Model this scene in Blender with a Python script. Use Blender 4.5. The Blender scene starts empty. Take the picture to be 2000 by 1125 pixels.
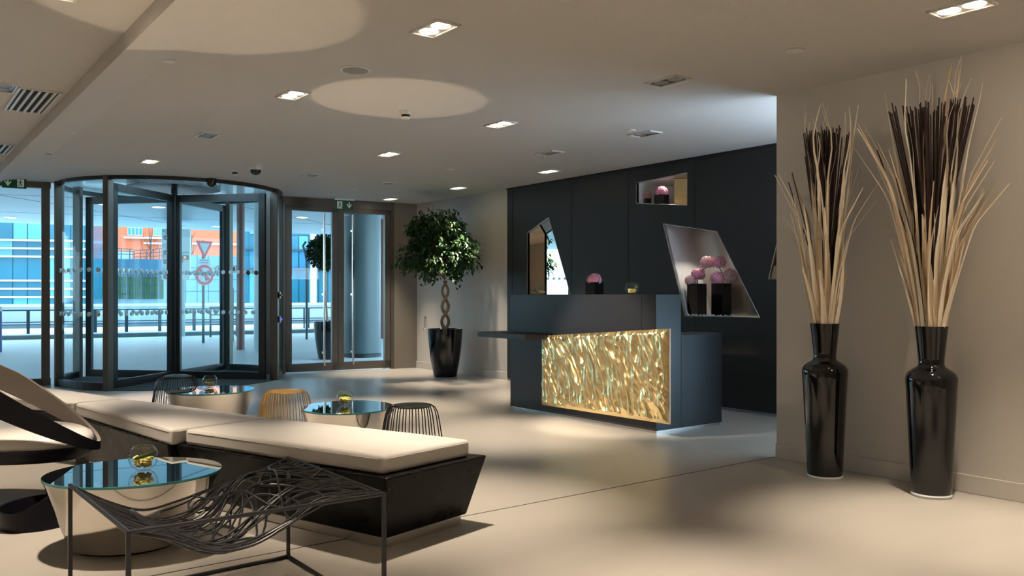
import bpy, bmesh, math, random
from math import pi, sin, cos, radians, sqrt, atan2
from mathutils import Vector, Matrix, noise
from mathutils.geometry import tessellate_polygon

random.seed(7)
SC = bpy.context.scene
COL = SC.collection

# ------------------------------------------------------------------ camera frame helpers
HC = 1.2                       # eye height
FPX = 1640.0                   # focal length in pixels of the 2000 px wide picture
FWD = Vector((.603, .798, 0)).normalized()
RGT = Vector((FWD.y, -FWD.x, 0))
HZ = 575.0

def ray(px):
    p = (px - 1000.0) / FPX
    return FWD + RGT * p
def at_z(px, py, z=0.0):       # point of height z seen at (px, py)
    D = (HC - z) * FPX / (py - HZ)
    v = ray(px) * D
    return Vector((v.x, v.y, z))
def at_d(px, py, D):
    v = ray(px) * D
    return Vector((v.x, v.y, HC - (py - HZ) * D / FPX))
def at_x(px, py, X):           # point on the plane x = X
    d = ray(px); D = X / d.x
    return Vector((X, d.y * D, HC - (py - HZ) * D / FPX))

# ------------------------------------------------------------------ materials
def mat(name, color=(.5, .5, .5), rough=.5, metal=0.0, spec=.5, emit=None, estr=0, coat=0, coat_r=.1):
    m = bpy.data.materials.new(name); m.use_nodes = True
    b = m.node_tree.nodes['Principled BSDF']
    b.inputs['Base Color'].default_value = (*color, 1)
    b.inputs['Roughness'].default_value = rough
    b.inputs['Metallic'].default_value = metal
    b.inputs['Specular IOR Level'].default_value = spec
    if coat:
        b.inputs['Coat Weight'].default_value = coat
        b.inputs['Coat Roughness'].default_value = coat_r
    if emit:
        b.inputs['Emission Color'].default_value = (*emit, 1)
        b.inputs['Emission Strength'].default_value = estr
    return m
def noisy(m, scale=(8, 8, 8), amount=.12, bump=0, bscale=None, detail=4, rough_var=0):
    """colour variation and bump by object-space noise"""
    nt = m.node_tree; N = nt.nodes; L = nt.links
    b = N['Principled BSDF']
    tc = N.new('ShaderNodeTexCoord'); mp = N.new('ShaderNodeMapping')
    mp.inputs['Scale'].default_value = scale
    L.new(tc.outputs['Object'], mp.inputs['Vector'])
    nz = N.new('ShaderNodeTexNoise'); nz.inputs['Scale'].default_value = 1; nz.inputs['Detail'].default_value = detail
    L.new(mp.outputs['Vector'], nz.inputs['Vector'])
    col = b.inputs['Base Color'].default_value[:]
    mx = N.new('ShaderNodeMix'); mx.data_type = 'RGBA'
    mx.inputs[6].default_value = (*[c * (1 - amount) for c in col[:3]], 1)
    mx.inputs[7].default_value = (*[min(1, c * (1 + amount)) for c in col[:3]], 1)
    L.new(nz.outputs['Fac'], mx.inputs[0]); L.new(mx.outputs[2], b.inputs['Base Color'])
    if rough_var:
        mr = N.new('ShaderNodeMapRange'); r0 = b.inputs['Roughness'].default_value
        mr.inputs['To Min'].default_value = r0 - rough_var; mr.inputs['To Max'].default_value = r0 + rough_var
        L.new(nz.outputs['Fac'], mr.inputs['Value']); L.new(mr.outputs[0], b.inputs['Roughness'])
    if bump:
        n2 = N.new('ShaderNodeTexNoise'); n2.inputs['Scale'].default_value = bscale or 40; n2.inputs['Detail'].default_value = 3
        L.new(tc.outputs['Object'], n2.inputs['Vector'])
        bp = N.new('ShaderNodeBump'); bp.inputs['Strength'].default_value = bump; bp.inputs['Distance'].default_value = .01
        L.new(n2.outputs['Fac'], bp.inputs['Height']); L.new(bp.outputs[0], b.inputs['Normal'])
    return m
def glass(name, tint=(.8, .95, .97), refl=1.0, rough=0.0, ior=1.5):
    """thin sheet glass: clear transmission plus Fresnel reflection"""
    m = bpy.data.materials.new(name); m.use_nodes = True
    nt = m.node_tree; nt.nodes.clear(); N = nt.nodes; L = nt.links
    out = N.new('ShaderNodeOutputMaterial'); mix = N.new('ShaderNodeMixShader')
    tr = N.new('ShaderNodeBsdfTransparent'); tr.inputs[0].default_value = (*tint, 1)
    gl = N.new('ShaderNodeBsdfGlossy'); gl.inputs['Roughness'].default_value = rough
    lw = N.new('ShaderNodeLayerWeight'); lw.inputs['Blend'].default_value = .5
    pw = N.new('ShaderNodeMath'); pw.operation = 'POWER'; pw.inputs[1].default_value = 5
    mu = N.new('ShaderNodeMath'); mu.operation = 'MULTIPLY_ADD'; mu.inputs[1].default_value = .9 * refl; mu.inputs[2].default_value = .02 * refl
    L.new(lw.outputs['Facing'], pw.inputs[0]); L.new(pw.outputs[0], mu.inputs[0]); L.new(mu.outputs[0], mix.inputs[0])
    L.new(tr.outputs[0], mix.inputs[1]); L.new(gl.outputs[0], mix.inputs[2]); L.new(mix.outputs[0], out.inputs[0])
    return m

M = {}
M['floor'] = noisy(mat('floor_resin', (.47, .44, .395), .30, spec=.5), (1.2, 7, 1), .07, rough_var=.05)
M['wall'] = noisy(mat('beige_paint', (.54, .51, .47), .7), (1, 1, 1), .03, bump=.05, bscale=120)
M['ceiling'] = noisy(mat('ceiling_plaster', (.60, .575, .555), .85), (1, 1, 1), .03, bump=.25, bscale=90)
M['pilaster'] = mat('taupe_metal_panel', (.20, .18, .15), .5)
M['dark_wall'] = noisy(mat('charcoal_panel', (.022, .021, .0215), .5, spec=.25), (1, 1, 1), .1)
M['groove'] = mat('groove_black', (.004, .004, .005), .8)
M['desk'] = noisy(mat('blue_black_lacquer', (.018, .019, .024), .36, spec=.3), (3, 3, 3), .12, rough_var=.06)
M['steel'] = mat('brushed_steel', (.50, .48, .45), .26, 1)
M['mirror_body'] = mat('polished_steel', (.80, .76, .71), .07, 1)
M['mirror'] = mat('bronze_mirror', (.80, .77, .72), .015, 1)
M['satin_steel'] = mat('satin_steel_lining', (.90, .91, .92), .45, .45)
M['mirror_bronze'] = mat('bronze_satin_mirror', (.62, .56, .50), .24, 1)
M['mirror_gold'] = mat('gold_mirror', (.72, .55, .28), .03, 1)
M['table_glass'] = mat('mirror_glass_top', (.84, .93, .95), .012, 1)
M['glass_edge'] = mat('teal_glass_edge', (.05, .32, .33), .1, spec=.8)
M['gold'] = mat('hammered_brass', (.98, .77, .40), .26, 1)
M['gold_edge'] = mat('brass_edge', (.34, .20, .13), .5, 1)
M['frame'] = mat('anodised_bronze_frame', (.12, .108, .095), .42, .4)
M['frame_dark'] = mat('dark_door_frame', (.030, .031, .031), .38, .4)
M['black_gloss'] = mat('black_gloss', (.004, .004, .005), .06, spec=.6)
M['black_metal'] = mat('black_wire', (.012, .012, .016), .35, spec=.5)
M['bench_black'] = noisy(mat('bench_black_lacquer', (.007, .007, .008), .28, spec=.14), (5, 5, 5), .5, rough_var=.1)
M['leather'] = noisy(mat('cream_leather', (.58, .555, .52), .45), (6, 6, 6), .05, bump=.06, bscale=150)
M['seat_white'] = noisy(mat('off_white_leather', (.70, .67, .63), .42), (6, 6, 6), .04, bump=.05, bscale=150)
M['taupe'] = noisy(mat('taupe_leather', (.30, .26, .235), .5), (6, 6, 6), .05)
M['shell'] = mat('navy_black_shell', (.006, .006, .010), .42, spec=.2)
M['stool_black'] = mat('stool_black_steel', (.010, .010, .012), .3)
M['stool_gold'] = mat('stool_gold_steel', (.62, .36, .09), .28, .8)
M['white'] = mat('white_plastic', (.72, .70, .67), .4)
M['grey'] = mat('grey_plastic', (.28, .27, .25), .5)
M['dark_plastic'] = mat('dark_plastic', (.015, .015, .015), .2)
M['lamp'] = mat('lamp_lit', (1, .9, .75), .5, emit=(1, .83, .58), estr=14)
M['green_sign'] = mat('exit_green', (.0, .06, .018), .4, emit=(0, .22, .07), estr=.02)
M['sign_white'] = mat('exit_white', (.75, .8, .77), .4, emit=(.8, .9, .85), estr=.05)
M['facade_glass'] = glass('facade_glass', (.88, .955, .98), .45)
M['drum_glass'] = glass('curved_glass', (.93, .978, .99), .45)
M['bowl_glass'] = glass('bowl_glass', (.97, .99, .99), 2.2)
M['dot'] = mat('frosted_dot', (.55, .66, .69), .7)
M['dot_dark'] = mat('dark_sticker', (.03, .025, .02), .6)
M['dot_red'] = mat('red_sticker', (.30, .04, .03), .6)
M['pebble'] = mat('yellow_glass_pebbles', (.88, .74, .22), .45)
M['green_leaf'] = mat('green_blade', (.05, .14, .02), .4)
M['ficus'] = noisy(mat('ficus_leaf', (.026, .070, .020), .42, spec=.3), (9, 9, 9), .6)
M['topiary'] = noisy(mat('topiary_leaf', (.008, .026, .006), .8, spec=.1), (9, 9, 9), .5)
M['bark'] = noisy(mat('pale_bark', (.30, .20, .12), .75), (20, 20, 60), .25)
M['soil'] = noisy(mat('dark_soil', (.03, .02, .015), .95), (30, 30, 30), .5)
M['straw'] = noisy(mat('bleached_straw', (.88, .78, .62), .6), (10, 10, 3), .12)
M['straw_dark'] = noisy(mat('tan_straw', (.66, .50, .32), .65), (10, 10, 3), .15)
M['twig'] = noisy(mat('dark_brown_twig', (.030, .014, .012), .55), (10, 10, 4), .4)
M['pink'] = noisy(mat('pink_petal', (.78, .33, .46), .6), (22, 22, 22), .4)
M['pink_pale'] = noisy(mat('pale_pink_petal', (.82, .50, .53), .6), (22, 22, 22), .35)
M['stem'] = mat('stem_green', (.06, .10, .03), .6)
M['rock_glass'] = mat('clear_glass_chips', (.7, .75, .76), .08, spec=.8)
# outside
M['paving'] = noisy(mat('pale_paving', (.74, .75, .75), .5), (.35, 2.5, 1), .10)
M['soffit'] = noisy(mat('pale_soffit_panel', (.30, .35, .37), .45), (.4, .4, .4), .06)
M['slit'] = mat('soffit_slit', (.02, .03, .035), .6)
M['concrete'] = noisy(mat('pale_concrete', (.42, .45, .46), .8), (.8, .8, .8), .1)
M['conc_dark'] = noisy(mat('grey_concrete', (.20, .25, .28), .8), (.6, .6, .6), .1)
M['curb'] = noisy(mat('dark_curb', (.12, .16, .18), .8), (3, 3, 3), .2)
M['rail'] = mat('blue_grey_rail', (.02, .045, .065), .45)
M['brick'] = noisy(mat('orange_cladding', (.74, .13, .045), .7), (.2, .2, 4), .14)
M['white_trim'] = mat('white_trim', (.62, .66, .68), .5)
M['win_dark'] = mat('window_pane_dark', (.12, .24, .29), .08, spec=.8)
M['teal_pane'] = noisy(mat('teal_curtain_glass', (.015, .11, .16), .12, spec=.3), (.25, .25, .35), .55)
M['pale_pane'] = noisy(mat('pale_curtain_glass', (.08, .26, .33), .12, spec=.3), (.25, .25, .35), .35)
M['blue_panel'] = mat('blue_fascia', (.01, .13, .24), .5)
M['parapet'] = mat('slate_blue_parapet', (.025, .085, .13), .6)
M['grey_panel'] = mat('grey_blue_cladding', (.20, .30, .35), .6)
M['hedge'] = noisy(mat('hedge_green', (.06, .12, .025), .8), (5, 5, 5), .6)
M['red_col'] = mat('oxide_red_paint', (.16, .065, .055), .5)
M['white_col'] = mat('white_column_paint', (.42, .48, .50), .45)
M['col_grey'] = mat('grey_column_cladding', (.07, .095, .10), .45)
M['sign_red'] = mat('road_sign_red', (.85, .03, .06), .4)
M['sign_face'] = mat('road_sign_white', (.62, .65, .66), .4)
M['sign_black'] = mat('road_sign_black', (.02, .02, .025), .5)
M['sign_blue'] = mat('parking_blue', (.05, .28, .62), .4)
M['led_box'] = mat('display_housing', (.02, .07, .11), .3)
M['led'] = mat('display_orange', (.5, .15, .03), .5, emit=(1, .32, .07), estr=.9)
M['grey_text'] = mat('grey_lettering', (.25, .32, .36), .6)
M['red_btn'] = mat('red_button', (.55, .05, .02), .3)
M['blue_led'] = mat('blue_indicator', (.05, .08, .5), .3, emit=(.1, .15, 1), estr=.8)

# ------------------------------------------------------------------ mesh helpers (all in world space unless noted)
def BM(): return bmesh.new()
def add_box(bm, c, s, rz=0.0, M4=None):
    r = bmesh.ops.create_cube(bm, size=1.0)
    mx = Matrix.Translation(Vector(c)) @ Matrix.Rotation(rz, 4, 'Z') @ Matrix.Diagonal((s[0], s[1], s[2], 1))
    if M4 is not None: mx = M4 @ mx
    bmesh.ops.transform(bm, matrix=mx, verts=r['verts'])
    return r['verts']
def add_prism(bm, base, top):
    """solid between two matching polygons"""
    vb = [bm.verts.new(p) for p in base]; vt = [bm.verts.new(p) for p in top]
    n = len(vb)
    bm.faces.new(list(reversed(vb))); bm.faces.new(vt)
    for i in range(n):
        j = (i + 1) % n
        bm.faces.new((vb[i], vb[j], vt[j], vt[i]))
def add_tube(bm, pts, r, seg=8, closed=False, cap=True):
    pts = [Vector(p) for p in pts]; n = len(pts)
    rad = r if isinstance(r, (list, tuple)) else [r] * n
    rings = []; up = None
    for i, p in enumerate(pts):
        if closed: t = pts[(i + 1) % n] - pts[i - 1]
        else: t = pts[min(i + 1, n - 1)] - pts[max(i - 1, 0)]
        if t.length < 1e-9: t = Vector((0, 0, 1))
        t.normalize()
        if up is None:
            a = Vector((0, 0, 1)) if abs(t.z) < .9 else Vector((1, 0, 0))
            up = (a - t * a.dot(t)).normalized()
        else:
            u = up - t * up.dot(t)
            up = u.normalized() if u.length > 1e-6 else up
        sd = t.cross(up)
        rings.append([bm.verts.new(p + (up * cos(2 * pi * k / seg) + sd * sin(2 * pi * k / seg)) * rad[i]) for k in range(seg)])
    for i in range(n if closed else n - 1):
        a, b = rings[i], rings[(i + 1) % n]
        for k in range(seg):
            bm.faces.new((a[k], a[(k + 1) % seg], b[(k + 1) % seg], b[k]))
    if cap and not closed:
        bm.faces.new(list(reversed(rings[0]))); bm.faces.new(rings[-1])
def add_lathe(bm, prof, c=(0, 0, 0), seg=32, sx=1, sy=1, a0=0, a1=2 * pi):
    c = Vector(c); full = abs(a1 - a0 - 2 * pi) < 1e-6
    n = seg if full else seg + 1
    rings = []
    for r, z in prof:
        if r < 1e-6 and full: rings.append([bm.verts.new(c + Vector((0, 0, z)))] )
        else:
            rings.append([bm.verts.new(c + Vector((r * sx * cos(a0 + (a1 - a0) * k / seg), r * sy * sin(a0 + (a1 - a0) * k / seg), z))) for k in range(n)])
    for a, b in zip(rings[:-1], rings[1:]):
        for k in range(seg):
            k2 = (k + 1) % n
            if len(a) == 1 and len(b) == 1: continue
            if len(a) == 1: bm.faces.new((a[0], b[k2], b[k]))
            elif len(b) == 1: bm.faces.new((a[k], a[k2], b[0]))
            else: bm.faces.new((a[k], a[k2], b[k2], b[k]))
def add_poly_slab(bm, outer, holes, to3, th):
    """flat slab with polygonal holes: outer/holes 2D lists, to3(x, y, d) -> 3D, thickness th"""
    loops = [outer] + list(holes)
    flat = [p for l in loops for p in l]
    tris = tessellate_polygon([[Vector((p[0], p[1], 0)) for p in l] for l in loops])
    f = [bm.verts.new(to3(p[0], p[1], 0)) for p in flat]
    b = [bm.verts.new(to3(p[0], p[1], th)) for p in flat]
    for t in tris:
        try:
            bm.faces.new([f[i] for i in t]); bm.faces.new([b[i] for i in reversed(t)])
        except ValueError: pass
    o = 0
    for l in loops:
        n = len(l)
        for i in range(n):
            j = (i + 1) % n
            bm.faces.new((f[o + i], f[o + j], b[o + j], b[o + i]))
        o += n
def basis(o):
    m = o.matrix_basis.copy()
    while o.parent is not None:
        o = o.parent; m = o.matrix_basis @ m
    return m
def link_mesh(name, bm, m, parent=None, smooth=False, bevel=0, bseg=2, local=False, angle=40, recalc=True):
    if recalc: bmesh.ops.recalc_face_normals(bm, faces=bm.faces)
    if parent is not None and not local:
        bm.transform(basis(parent).inverted())
    me = bpy.data.meshes.new(name); bm.to_mesh(me); bm.free()
    mats = m if isinstance(m, (list, tuple)) else [m]
    for x in mats: me.materials.append(x)
    o = bpy.data.objects.new(name, me); COL.objects.link(o)
    if parent is not None: o.parent = parent
    if smooth:
        me.polygons.foreach_set('use_smooth', [True] * len(me.polygons))
        try: me.set_sharp_from_angle(angle=radians(angle))
        except Exception: pass
    if bevel:
        md = o.modifiers.new('edge', 'BEVEL'); md.width = bevel; md.segments = bseg; md.limit_method = 'ANGLE'; md.angle_limit = radians(35)
    return o
def thing(name, label, cat, loc=(0, 0, 0), rz=0, group=None):
    o = bpy.data.objects.new(name, None); COL.objects.link(o)
    o.empty_display_size = .1
    o.location = loc; o.rotation_euler = (0, 0, rz)
    o['label'] = label; o['category'] = cat
    if group: o['group'] = group
    return o
def tag(o, label, cat, group=None, kind=None):
    o['label'] = label; o['category'] = cat
    if group: o['group'] = group
    if kind: o['kind'] = kind
    return o
def struct(o, label=None, cat=None):
    o['kind'] = 'structure'
    if label: o['label'] = label
    if cat: o['category'] = cat
    return o
def sroot(name, label, cat, loc=(0, 0, 0), rz=0):
    return struct(thing(name, label, cat, loc, rz))
def dup(root, loc, rz, label, group=None):
    r = root.copy(); COL.objects.link(r); r.location = loc; r.rotation_euler = (0, 0, rz); r['label'] = label
    if group: r['group'] = group
    for ch in list(root.children):
        c = ch.copy(); COL.objects.link(c); c.parent = r
        for g in ch.children:
            d = g.copy(); COL.objects.link(d); d.parent = c
    return r
def text_part(name, body, size, m, parent, loc, rot, align='CENTER'):
    cu = bpy.data.curves.new(name, 'FONT'); cu.body = body; cu.size = size; cu.align_x = align; cu.align_y = 'CENTER'
    cu.extrude = .002
    cu.materials.append(m)
    tmp = bpy.data.objects.new(name, cu); COL.objects.link(tmp)
    dg = bpy.context.evaluated_depsgraph_get(); dg.update()
    me = bpy.data.meshes.new_from_object(tmp.evaluated_get(dg))
    bpy.data.objects.remove(tmp); bpy.data.curves.remove(cu)
    o = bpy.data.objects.new(name, me); COL.objects.link(o); o.parent = parent
    o.location = loc; o.rotation_euler = rot
    return o

# ------------------------------------------------------------------ camera
cd = bpy.data.cameras.new('camera'); cam = bpy.data.objects.new('camera', cd); COL.objects.link(cam)
cd.sensor_width = 36; cd.lens = 36 * FPX / 2000; cd.shift_y = (HZ - 562.5) / 2000; cd.clip_end = 400
cam.location = (0, 0, HC); cam.rotation_euler = (pi / 2, 0, -atan2(FWD.x, FWD.y))
SC.camera = cam

# ------------------------------------------------------------------ room geometry constants
ZC = 2.68
ZN = 2.655          # ceiling zone beside the vase wall
XW = 7.05           # long reception wall
XV = 5.27           # vase wall
YV = 3.75           # its end
FA = Vector((1.75, 12.6, 0)); FB = Vector((6.98, 11.98, 0))
FE = (FB - FA).normalized(); FN = Vector((-FE.y, FE.x, 0))     # FN points outdoors
FROT = atan2(FE.y, FE.x)
def fac_s(px):
    d = ray(px); # FA + s FE = D d
    det = FE.x * (-d.y) - (-d.x) * FE.y
    bx, by = -FA.x, -FA.y
    return (bx * (-d.y) - (-d.x) * by) / det
def fac(s, n, z): return FA + FE * s + FN * n + Vector((0, 0, z))
def fac_y(x): return FA.y + (x - FA.x) * FE.y / FE.x
DC = Vector((3.35, 12.36, 0)); DR = 1.45
XL, YB = -1.7, -3.2

# floor
bm = BM()
add_prism(bm, [Vector((x, y, -.12)) for x, y in ((XL, YB), (8.2, YB), (8.2, fac_y(8.2)), (XL, fac_y(XL)))],
              [Vector((x, y, 0)) for x, y in ((XL, YB), (8.2, YB), (8.2, fac_y(8.2)), (XL, fac_y(XL)))])
struct(link_mesh('floor', bm, M['floor']), 'pale beige polished resin floor of the hotel lobby', 'floor')
bm = BM()
for y in (3.78,):
    add_box(bm, ((XL + XW) / 2, y, .0005), (XW - XL, .007, .001))
for x in (8.0,):
    pass
struct(link_mesh('trim_1', bm, M['groove']), 'thin dark joint line running across the lobby floor', 'floor joint')

# ceilings
def flatz(z): return lambda x, y, d: Vector((x, y, z + d))
arc_n = 40
def on_fac(x): return (x, fac_y(x))
a_r = math.asin(max(-1, min(1, (fac_y(DC.x + DR) - DC.y) / DR))); a_l = pi - math.asin((fac_y(DC.x - DR) - DC.y) / DR)
a_l = a_l - 2 * pi
arc = [(DC.x + DR * cos(a_r + (a_l - a_r) * k / arc_n), DC.y + DR * sin(a_r + (a_l - a_r) * k / arc_n)) for k in range(arc_n + 1)]
outer = [(1.47, YV)] + [(1.47, fac_y(1.47))] + list(reversed(arc)) + [(XW + .1, fac_y(XW + .1)), (XW + .1, YV)]
bm = BM(); add_poly_slab(bm, outer, [], flatz(ZC), .12)
struct(link_mesh('ceiling', bm, M['ceiling']), 'pale textured plaster ceiling over the lobby centre', 'ceiling')
bm = BM(); add_poly_slab(bm, [(1.47, YB), (1.47, YV), (XV + .05, YV), (XV + .05, YB)], [], flatz(ZN), .14)
struct(link_mesh('ceiling_near', bm, M['ceiling']), 'slightly lower ceiling zone beside the tall vases', 'ceiling')
bm = BM(); add_poly_slab(bm, [(XV + .05, 1.0), (XV + .05, YV), (XW + 1.2, YV), (XW + 1.2, 1.0)], [], flatz(ZC), .12)
struct(link_mesh('ceiling_recess', bm, M['ceiling']), 'ceiling of the recess behind the vase wall', 'ceiling')
bm = BM()
add_prism(bm, [Vector((1.47, YB, ZC)), Vector((1.15, YB, ZC - .055)), Vector((1.15, YB, ZC + .2)), Vector((1.47, YB, ZC + .2))],
              [Vector((1.47, fac_y(1.47), ZC)), Vector((1.15, fac_y(1.15), ZC - .055)), Vector((1.15, fac_y(1.15), ZC + .2)), Vector((1.47, fac_y(1.47), ZC + .2))])
struct(link_mesh('ceiling_strip', bm, M['ceiling']), 'sloping strip where the ceiling steps up at left', 'ceiling')
ZL = ZC + .05
bm = BM(); add_poly_slab(bm, [(XL, YB), (XL, fac_y(XL)), (1.15, fac_y(1.15)), (1.15, YB)], [], flatz(ZL), .12)
struct(link_mesh('ceiling_left', bm, M['ceiling']), 'raised plaster ceiling at the left of the lobby', 'ceiling')

# walls
def wallbox(name, x0, x1, y0, y1, z0, z1, m, label):
    bm = BM(); add_box(bm, ((x0 + x1) / 2, (y0 + y1) / 2, (z0 + z1) / 2), (x1 - x0, y1 - y0, z1 - z0))
    return struct(link_mesh(name, bm, m), label, 'wall')
wallbox('wall_right', XV, XV + .13, YB, YV, 0, ZC + .1, M['wall'], 'taupe painted wall behind the two tall vases')
wallbox('wall_back', XL, XV, YB - .15, YB, 0, 2.85, M['wall'], 'plain wall at the rear of the lobby')
wallbox('wall_left', XL - .15, XL, YB, fac_y(XL), 0, 2.85, M['wall'], 'plain wall at the far left of the lobby')
Y_DARK1 = at_x(994, 500, XW).y       # where the dark cladding ends
wallbox('wall_far', XW, XW + .15, Y_DARK1 - .3, 12.2, 0, ZC + .1, M['wall'], 'cream wall behind the potted fig tree')
bm = BM(); add_box(bm, (XV - .008, (YB + YV) / 2, .055), (.016, YV - YB, .11))
struct(link_mesh('baseboard_right', bm, M['wall'], bevel=.004), 'painted baseboard under the vases', 'baseboard')
bm = BM(); add_box(bm, (XW - .008, (Y_DARK1 + 11.95) / 2, .055), (.016, 11.95 - Y_DARK1, .11))
struct(link_mesh('baseboard_far', bm, M['wall'], bevel=.004), 'painted baseboard behind the fig planter', 'baseboard')
# recess with its own unseen daylight opening, shaped low to light the ceiling more
bm = BM()
for (y0_, y1_, z0_, z1_) in ((.9, 1.15, 0, ZC + .1), (YV - .05, YV + .4, 0, ZC + .1), (1.15, YV - .05, 1.0, ZC + .1), (1.15, YV - .05, 0, .08)):
    add_box(bm, (XW + 1.27, (y0_ + y1_) / 2, (z0_ + z1_) / 2), (.14, y1_ - y0_, z1_ - z0_))
struct(link_mesh('wall_recess', bm, M['wall']), 'side wall of the recess around its low glazing', 'wall')
w7 = sroot('window_2', 'low side glazing of the recess', 'window', (XW + 1.27, 2.4, .08))
bm = BM(); add_box(bm, (XW + 1.27, 2.42, .54), (.012, 2.6, .92)); link_mesh('pane', bm, M['facade_glass'], w7)
bm = BM()
for y_ in (1.18, 2.42, 3.67): add_box(bm, (XW + 1.27, y_, .54), (.06, .05, .92))
link_mesh('window_frame', bm, M['frame'], w7)
wallbox('wall_recess_end', XV, XW + 1.35, .85, 1.0, 0, ZC + .1, M['wall'], 'end wall of the recess')

# dark cladding wall with mirrored niches
FX = XW - .03                       # face of the cladding
def onf(px, py):
    p = at_x(px, py, FX); return (p.y, p.z)
niches = [
    [onf(1030, 455), onf(1072, 425), onf(1118, 590), onf(1030, 590)],
    [onf(1243, 357), onf(1342, 337), onf(1342, 401), onf(1243, 397)],
    [onf(1295, 437), onf(1400, 452), onf(1484, 621), onf(1338, 617)],
    [onf(1522, 455), onf(1560, 462), onf(1552, 545), onf(1501, 545)],
]
y0w, y1w = YV - .02, Y_DARK1
outer = [(y0w, 0.03), (y1w, 0.03), (y1w, ZC), (y0w, ZC)]
bm = BM(); add_poly_slab(bm, outer, niches, lambda a, b, d: Vector((FX + d, a, b)), .04)
wd = struct(link_mesh('wall_reception', bm, M['dark_wall']), 'charcoal panelled wall behind the reception desk', 'wall')
bm = BM(); add_box(bm, (XW + .55, (y0w + y1w) / 2, ZC / 2), (.1, y1w - y0w, ZC))
add_box(bm, (XW + .27, y1w - .03, ZC / 2), (.50, .05, ZC)); add_box(bm, (XW + .27, y0w + .03, ZC / 2), (.50, .05, ZC))
struct(link_mesh('wall_reception_back', bm, M['dark_wall']), 'hidden backing behind the charcoal panels', 'wall')
bm = BM()
for px in (1116, 1227, 1357):
    y = at_x(px, 500, FX).y
    segs = [(0.03, ZC)]
    zt, zb = None, None
    if px == 1357:
        # the joint stops where the big niche interrupts it
        zt = at_x(1357, 446, FX).z; zb = at_x(1357, 618, FX).z
        segs = [(.03, zb), (zt, ZC)]
    for a, b in segs: add_box(bm, (FX - .0005, y, (a + b) / 2), (.003, .006, b - a))
add_box(bm, (FX - .0005, y1w - .12, ZC / 2), (.003, .005, ZC))
zj = at_x(1450, 733, FX).z
add_box(bm, (FX - .0005, (y0w + 5.6) / 2, zj), (.003, 5.6 - y0w, .006))
struct(link_mesh('trim_2', bm, M['groove']), 'thin joints between the charcoal wall panels', 'panel joint')
bm = BM(); add_box(bm, (FX - .005, (y0w + y1w) / 2, ZC - .012), (.02, y1w - y0w, .022))
struct(link_mesh('trim_3', bm, M['groove']), 'black line on top of the charcoal wall', 'trim')
NICHE_D = .44
names = ['tall mirrored wall niche with slanting side behind the desk counter', 'small mirrored wall niche high up with two pink flower pots',
         'large slanted mirrored wall niche holding two tall black vases', 'mirrored wall niche half hidden at the corner of the vase wall']
for k, (poly, lb) in enumerate(zip(niches, names)):
    cy = sum(p[0] for p in poly) / 4; z0 = min(p[1] for p in poly)
    w = sroot('window_%d' % (k + 3), lb, 'niche', (FX + .02, cy, z0))  # mirrored niche in the cladding, not a window
    ND = .17 if k == 0 else NICHE_D
    bm = BM(); n = len(poly)
    f = [bm.verts.new((FX + .002, p[0], p[1])) for p in poly]; b = [bm.verts.new((FX + ND, p[0], p[1])) for p in poly]
    for i in range(n):
        j = (i + 1) % n; bm.faces.new((f[i], f[j], b[j], b[i]))
    link_mesh('lining', bm, M['satin_steel'] if k in (1, 2) else M['mirror'], w)
    bm = BM(); add_poly_slab(bm, poly, [], lambda a, b_, d: Vector((FX + ND + d, a, b_)), .01)
    link_mesh('mirror_back', bm, M['mirror_bronze'] if k == 2 else M['mirror'], w)
    if k == 1:
        ysp = poly[2][0] + (poly[3][0] - poly[2][0]) * .36
        zt_s = poly[1][1] + (poly[0][1] - poly[1][1]) * .36; zb_s = poly[2][1] + (poly[3][1] - poly[2][1]) * .36
        bm = BM(); add_prism(bm, [Vector((FX + .10, ysp, zb_s)), Vector((FX + .26, poly[2][0] + .002, poly[2][1])), Vector((FX + .26, poly[1][0] + .002, poly[1][1])), Vector((FX + .10, ysp, zt_s))],
                  [Vector((FX + .105, ysp, zb_s)), Vector((FX + .265, poly[2][0] + .002, poly[2][1])), Vector((FX + .265, poly[1][0] + .002, poly[1][1])), Vector((FX + .105, ysp, zt_s))])
        link_mesh('gold_mirror', bm, M['mirror_gold'], w)
    bm = BM()
    for i in range(n):
        a = Vector((FX + .001, *poly[i])); b2 = Vector((FX + .001, *poly[(i + 1) % n]))
        add_tube(bm, [a, b2], .004, 6)
    link_mesh('edge_strip', bm, M['steel'], w)
wd2 = bpy.data.objects['wall_reception']

# ------------------------------------------------------------------ glazed front
def fbox(bm, s0, s1, n0, n1, z0, z1):
    add_box(bm, fac((s0 + s1) / 2, (n0 + n1) / 2, (z0 + z1) / 2), (s1 - s0, n1 - n0, z1 - z0), FROT)
sA = fac_s(85)
w1 = sroot('window_1', 'full height glazing left of the revolving door', 'window', fac(-1.8, 0, 0), FROT)
bm = BM()
s_end = fac_s(99); s_beg = -3.5
fbox(bm, s_beg, s_end, -.05, .05, 2.60, ZL + .05); fbox(bm, s_beg, s_end, -.05, .05, 0, .09)
for s in (s_beg, -1.9, s_end - .06):
    fbox(bm, s - .05, s + .05, -.06, .06, 0, ZL + .05)
link_mesh('window_frame', bm, M['frame'], w1)
bm = BM(); fbox(bm, s_beg, s_end, -.008, .008, .05, 2.65); link_mesh('pane', bm, M['facade_glass'], w1)

bm = BM(); fbox(bm, -3.6, -1.35, -.25, -.12, 0, ZL + .05)
struct(link_mesh('wall_front_left', bm, M['wall']), 'plain wall beside the far left glazing', 'wall')

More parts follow.
